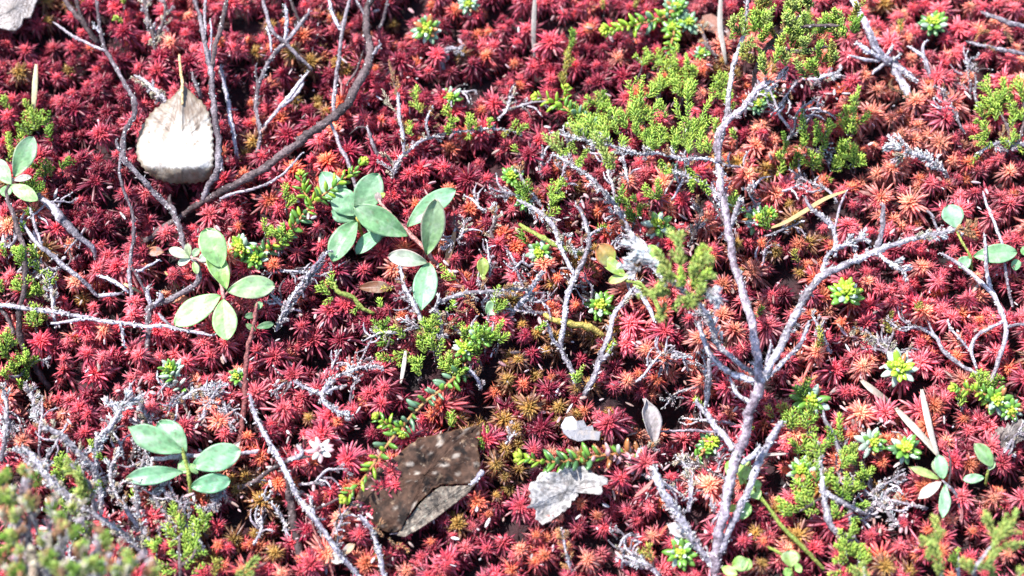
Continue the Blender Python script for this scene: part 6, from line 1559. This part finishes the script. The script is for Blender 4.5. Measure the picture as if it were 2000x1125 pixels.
def hr2(x, yv): return zr + 4 - ((x - 934) * .55 + (yv - 938) * 1.0) * .22
def cr2(x, yv, f): return np.array([.17, .135, .105]) * (1 + .9 * nz(x / 7, yv / 7, 5)) * (1 if nz(x / 13, yv / 13, 8) < .2 else .35)
fl = outline_leaf("flap_tmp", "x", V0, hr2, cr2, plant_mat("leaf_underside", .5, .5, .05, 1100, .4, .9, blotch=[(500, .54, .62, (.05, .03, .02)), (900, .6, .66, (.2, .22, .18))]), 2.2, crinkle=3.5)
blade = [c for c in bpy.data.objects if c.parent == fl][0]
off = np.array(fl.location) - np.array(rl.location)
blade.parent = rl; blade.location = off; blade.name = "folded_flap"; blade["label"] = "pale mottled folded flap"
bpy.data.objects.remove(fl)
mb = MB(); tube(mb, np.array([[*P0(944, 920, zr + 14), 5], [*P0(930, 936, zr + 16), 6], [*P0(918, 946, zr + 14), 4]]), 'lichen', .2, .5, 6, 5); o = mb.build("leaf_stalk", M['bark'], rl)

zg = float(P(1110, 960, 0)[2]) + 22
outline_leaf("torn_leaf", "torn grey-white dead leaf under the horizontal crowberry shoot", [(1036, 965), (1036, 940), (1060, 925), (1090, 920), (1110, 912), (1132, 908), (1150, 915), (1155, 925), (1178, 930), (1190, 945), (1172, 948), (1176, 966), (1158, 964), (1148, 955), (1130, 962), (1118, 978), (1098, 1000), (1075, 1018), (1060, 1024), (1045, 1010), (1048, 992), (1028, 990), (1040, 982)],
             lambda x, yv: zg + 9 + 11 * math.sin((x + yv) / 24) + 6 * math.sin((x - yv) / 11), lambda x, yv, f: (np.array([.44, .42, .42]) if (x - 1040) * .5 + (yv - 960) > -8 * math.sin(x / 9) and (x > 1100 or yv < 975) or yv > 968 else np.array([.60, .57, .56])) * (.85 + .6 * nz(x / 7, yv / 7, 6)) * (.55 if nz(x / 16, yv / 12, 2) > .22 else 1), M['greyleaf'], 2.2, crinkle=6.0, ragged=2.2)
zg2 = float(P(1130, 835, 0)[2]) + 16
outline_leaf("torn_leaf", "smaller jagged blue-grey leaf piece above the horizontal crowberry shoot", [(1096, 830), (1104, 815), (1118, 812), (1126, 822), (1140, 820), (1146, 832), (1158, 830), (1160, 842), (1174, 842), (1170, 860), (1150, 858), (1130, 862), (1112, 855), (1100, 845)],
             lambda x, yv: zg2 + (1130 - x) * -.1, lambda x, yv, f: (np.array([.44, .45, .50]) if x < 1126 and yv < 838 else np.array([.20, .20, .23])) * rng.uniform(.8, 1.15), M['greyleaf'], 2, crinkle=2)
zb2 = float(P(35, 30, 0)[2]) + 26
outline_leaf("bark_flake", "rough pale lichened bark flake in the upper left corner", [(-60, -50), (30, -60), (82, -30), (72, 0), (66, 15), (60, 33), (45, 35), (42, 48), (28, 60), (10, 56), (-10, 50), (-60, 55)],
             lambda x, yv: zb2 + 5 * math.sin(x / 14), lambda x, yv, f: (np.array([.36, .33, .33]) if rng.random() < .55 else np.array([.13, .10, .09])) * rng.uniform(.8, 1.2), M['greyleaf'], 5, crinkle=4)["category"] = "bark"
zt = float(P(1400, 60, 0)[2]) + 14
outline_leaf("dead_leaf", "dull reddish-brown dead leaf lying between crowberry clump and soft heather", [(1372, 30), (1390, 26), (1405, 36), (1425, 60), (1440, 82), (1420, 76), (1400, 66), (1382, 60), (1370, 45)],
             lambda x, yv: zt, lambda x, yv, f: np.array([.26, .12, .09]) * rng.uniform(.8, 1.2), M['greyleaf'], 2, crinkle=2)
ze = float(P(1955, 865, 0)[2]) + 16
outline_leaf("dead_leaf", "wrinkled grey dead leaf at the right edge", [(1926, 866), (1948, 836), (1966, 828), (1992, 820), (2024, 826), (2016, 850), (1990, 862), (1972, 882), (1958, 902), (1938, 906), (1934, 884)],
             lambda x, yv: ze + 6 * math.sin((x - yv) / 16), lambda x, yv, f: np.array([.17, .14, .13]) * (1 + .8 * nz(x / 8, yv / 8, 3)), M['greyleaf'], 2, crinkle=7, ragged=2.5)
r = thing("dead_leaf", "curled upright grey-brown leaf with a long thin stalk right of centre", "dead leaf", P(1280, 870, -5))
leaf_part(r, (1274, 872), (1256, 778), 44, (.55, -.6, .5), (.36, .30, .30), (.40, .36, .36), 8, 66, mat=M['greyleaf'], cup=.35, point=.9, bend=.1, name="blade", lob=.8)
stem_part(r, [(1290, 843, 30, 3), (1320, 841, 34, 3), (1360, 840, 40, 3.2), (1402, 844, 44, 3)], 'purple', "leaf_stalk")
r = thing("dead_leaf", "bone-white folded leaf tip against the foot of the tall shrub", "dead leaf", P(1330, 1030, 0))
leaf_part(r, (1352, 1048), (1302, 1022), 24, (-.2, -.4, 1), (.55, .50, .50), (.62, .58, .58), 20, 34, mat=M['greyleaf'], cup=.3, point=.8, bend=.1, name="blade")
for lab, b, t, w, c, hb, ht in [("orange-brown small dead leaf above the forked crooked twig", (282, 492), (322, 492), 20, (.34, .13, .07), 6, 12), ("long brown dead leaf under the downward blue-green leaf", (700, 562), (768, 562), 24, (.15, .06, .03), 6, 10),
                                ("glossy wine-red dead leaf right of the blue-green leaves", (862, 432), (918, 438), 26, (.24, .03, .05), 8, 12), ("pale dead leaf by the foot of the lichened diagonal twig", (640, 1085), (672, 1095), 20, (.62, .56, .48), 10, 12),
                                ("tan curled dead leaf beside the lichened diagonal twig", (668, 1085), (694, 1062), 16, (.42, .28, .18), 10, 16), ("pink-white fallen leaf right of the litter near the red-brown stem", (430, 905), (470, 860), 14, (.55, .38, .36), 12, 18),
                                ("brown folded leaf scrap under the lichened diagonal twig", (610, 1110), (640, 1098), 14, (.26, .14, .10), 6, 10), ("orange dead leaf behind the bright pale green leaves", (330, 588), (372, 582), 16, (.46, .16, .08), 4, 8)]:
    r = thing("dead_leaf", lab, "dead leaf", P(b[0], b[1], hb))
    leaf_part(r, b, t, w, (rng.normal(0, .3), -.2, 1), c, None, hb, ht, mat=M['greyleaf'] if c[0] > .3 else M['birch'], cup=.3, point=.7, name="blade")

# straws and blades
def straw(label, pts, width, col, cat="grass blade"):
    o0 = P(pts[0][0], pts[0][1], pts[0][2])
    r = thing("grass_blade", label, cat, o0)
    Wp = np.array([P(*q[:3]) for q in pts]); R = catmull(Wp, 8); n = len(R)
    t, s, u = frames(R)
    side = unit(np.cross(t, np.array([0, .3, 1.0])))
    up = np.cross(side, t)
    V, C = [], []
    for i in range(n):
        f = i / (n - 1)
        w = width / 2 * max(.15, math.sin(pi * min(.97, max(.03, f))) ** .35)
        for v, z in ((-1, 1.2), (0, -.9), (1, 1.2), (1, .2), (0, -1.9), (-1, .2)):
            V.append(R[i] + side[i] * v * w + up[i] * z)
            C.append(np.array(col) * rng.uniform(.8, 1.12) * (.85 if v == 0 else 1))
    F = [[i * 6 + k, i * 6 + (k + 1) % 6, (i + 1) * 6 + (k + 1) % 6, (i + 1) * 6 + k] for i in range(n - 1) for k in range(6)]
    caps = [list(range(6))[::-1], [(n - 1) * 6 + k for k in range(6)]]
    mb = MB(); mb.add(np.array(V), [F, caps], np.array(C)); mb.build("blade", M['straw'], r)
    return r


straw("short pale yellow blade standing in dark moss at the upper left", [(65, 222, 0), (67, 190, 18), (69, 155, 28), (71, 125, 34)], 11, (.60, .55, .34))
straw("upright grey straw hanging in from the top edge", [(1044, 112, 4), (1042, 70, 22), (1043, 30, 34), (1046, -20, 44)], 10, (.36, .32, .30))
straw("grey straw behind the crowberry clump at the top", [(1418, 125, 0), (1412, 90, 16), (1406, 50, 26), (1408, -15, 36)], 11, (.40, .36, .33))
straw("shiny tan straw bent at its upper end right of the tall shrub", [(1495, 448, 6), (1530, 436, 26), (1572, 412, 34), (1612, 388, 40), (1655, 372, 46)], 10, (.50, .36, .18))
straw("small tan blade standing right of the blue-green leaves", [(872, 522, 2), (876, 498, 16), (883, 475, 26), (888, 452, 34)], 13, (.46, .27, .15))
straw("thin white straw piece below the mixed heather", [(783, 748, 2), (787, 725, 12), (790, 705, 18), (792, 685, 22)], 8, (.62, .58, .54))
straw("pale straw arm slanting down to the seedling", [(1834, 892, 14), (1810, 862, 22), (1780, 830, 28), (1748, 795, 30)], 15, (.60, .54, .46))
straw("white broad straw arm meeting the slanting one", [(1832, 890, 18), (1822, 860, 24), (1812, 820, 32), (1800, 760, 38)], 12, (.60, .56, .50))
straw("broken pale straw above the slanting straw arm", [(1682, 742, 8), (1705, 762, 20), (1730, 780, 24), (1748, 795, 16)], 16, (.48, .40, .34))
straw("yellowish straw scrap by the crooked twig", [(240, 553, 6), (258, 562, 14), (276, 572, 8)], 7, (.62, .55, .30))
straw("tan needle beside the forked crooked twig", [(322, 530, 6), (335, 548, 14), (350, 562, 8)], 6, (.55, .42, .18))
straw("reddish straw bow above the white folded leaf tip", [(1285, 1055, 4), (1295, 1035, 16), (1310, 1022, 24)], 5, (.50, .16, .10))
straw("thin pale straw rising from behind the main shrub's lower branch", [(1240, 970, 6), (1262, 952, 16), (1278, 935, 24)], 7, (.55, .22, .2))
straw("grey fallen straw right of the lichened grey twig at left", [(1500, 892, 6), (1460, 890, 12), (1540, 886, 14)], 7, (.45, .38, .36))

# ================================================================== litter nobody could count
lit = MB()
Lp, Ld, Ls, LL, Lw, La = [], [], [], [], [], []
ZL = [(350, 790, 110, 55, 170), (110, 960, 120, 90, 60), (300, 980, 150, 60, 100), (900, 620, 110, 50, 50), (1290, 440, 110, 60, 50), (1740, 1000, 60, 40, 60), (1700, 830, 70, 40, 50), (1330, 930, 80, 60, 60), (1670, 650, 70, 40, 30),
      (560, 960, 90, 110, 50), (70, 500, 80, 110, 45), (1150, 420, 100, 90, 50), (1860, 170, 60, 40, 30), (1000, 560, 1000, 560, 700), (1080, 600, 110, 90, 50), (1560, 180, 90, 30, 30), (240, 780, 40, 30, 20)]
for cx, cy, rx, ry, n in ZL:
    for _ in range(n):
        a = rng.uniform(0, 2 * pi); q = math.sqrt(rng.random())
        px, py = cx + rx * q * cos(a), cy + ry * q * sin(a)
        p = P(px, py, rng.uniform(0, 14))
        az = rng.uniform(0, 2 * pi)
        Lp.append(p); Ld.append([cos(az), sin(az), rng.normal(0, .35)]); Ls.append([rng.normal(), rng.normal(), rng.normal(0, .4)])
        big = rng.random() < .5
        LL.append(rng.uniform(11, 24) if big else rng.uniform(6, 11)); Lw.append(rng.uniform(2.4, 4.4) if big else rng.uniform(1.6, 2.6))
        La.append(np.array(random.choice([(.72, .56, .58), (.66, .42, .46), (.56, .30, .32), (.62, .58, .62), (.46, .30, .26), (.80, .72, .76), (.34, .18, .16)])) * rng.uniform(.7, 1.1))
spindles(lit, Lp, Ld, Ls, np.array(LL), np.array(Lw), 0, np.array(La) * .8, np.array(La), rings=((0, .3), (.25, .9), (.6, 1.0), (.88, .6)), flat=.35, sides=5)
lo = lit.build("leaf_litter", M['greyleaf'])
lo["kind"] = "stuff"
tag(lo, "tiny pale and pinkish dead leaves scattered over the moss", "litter")
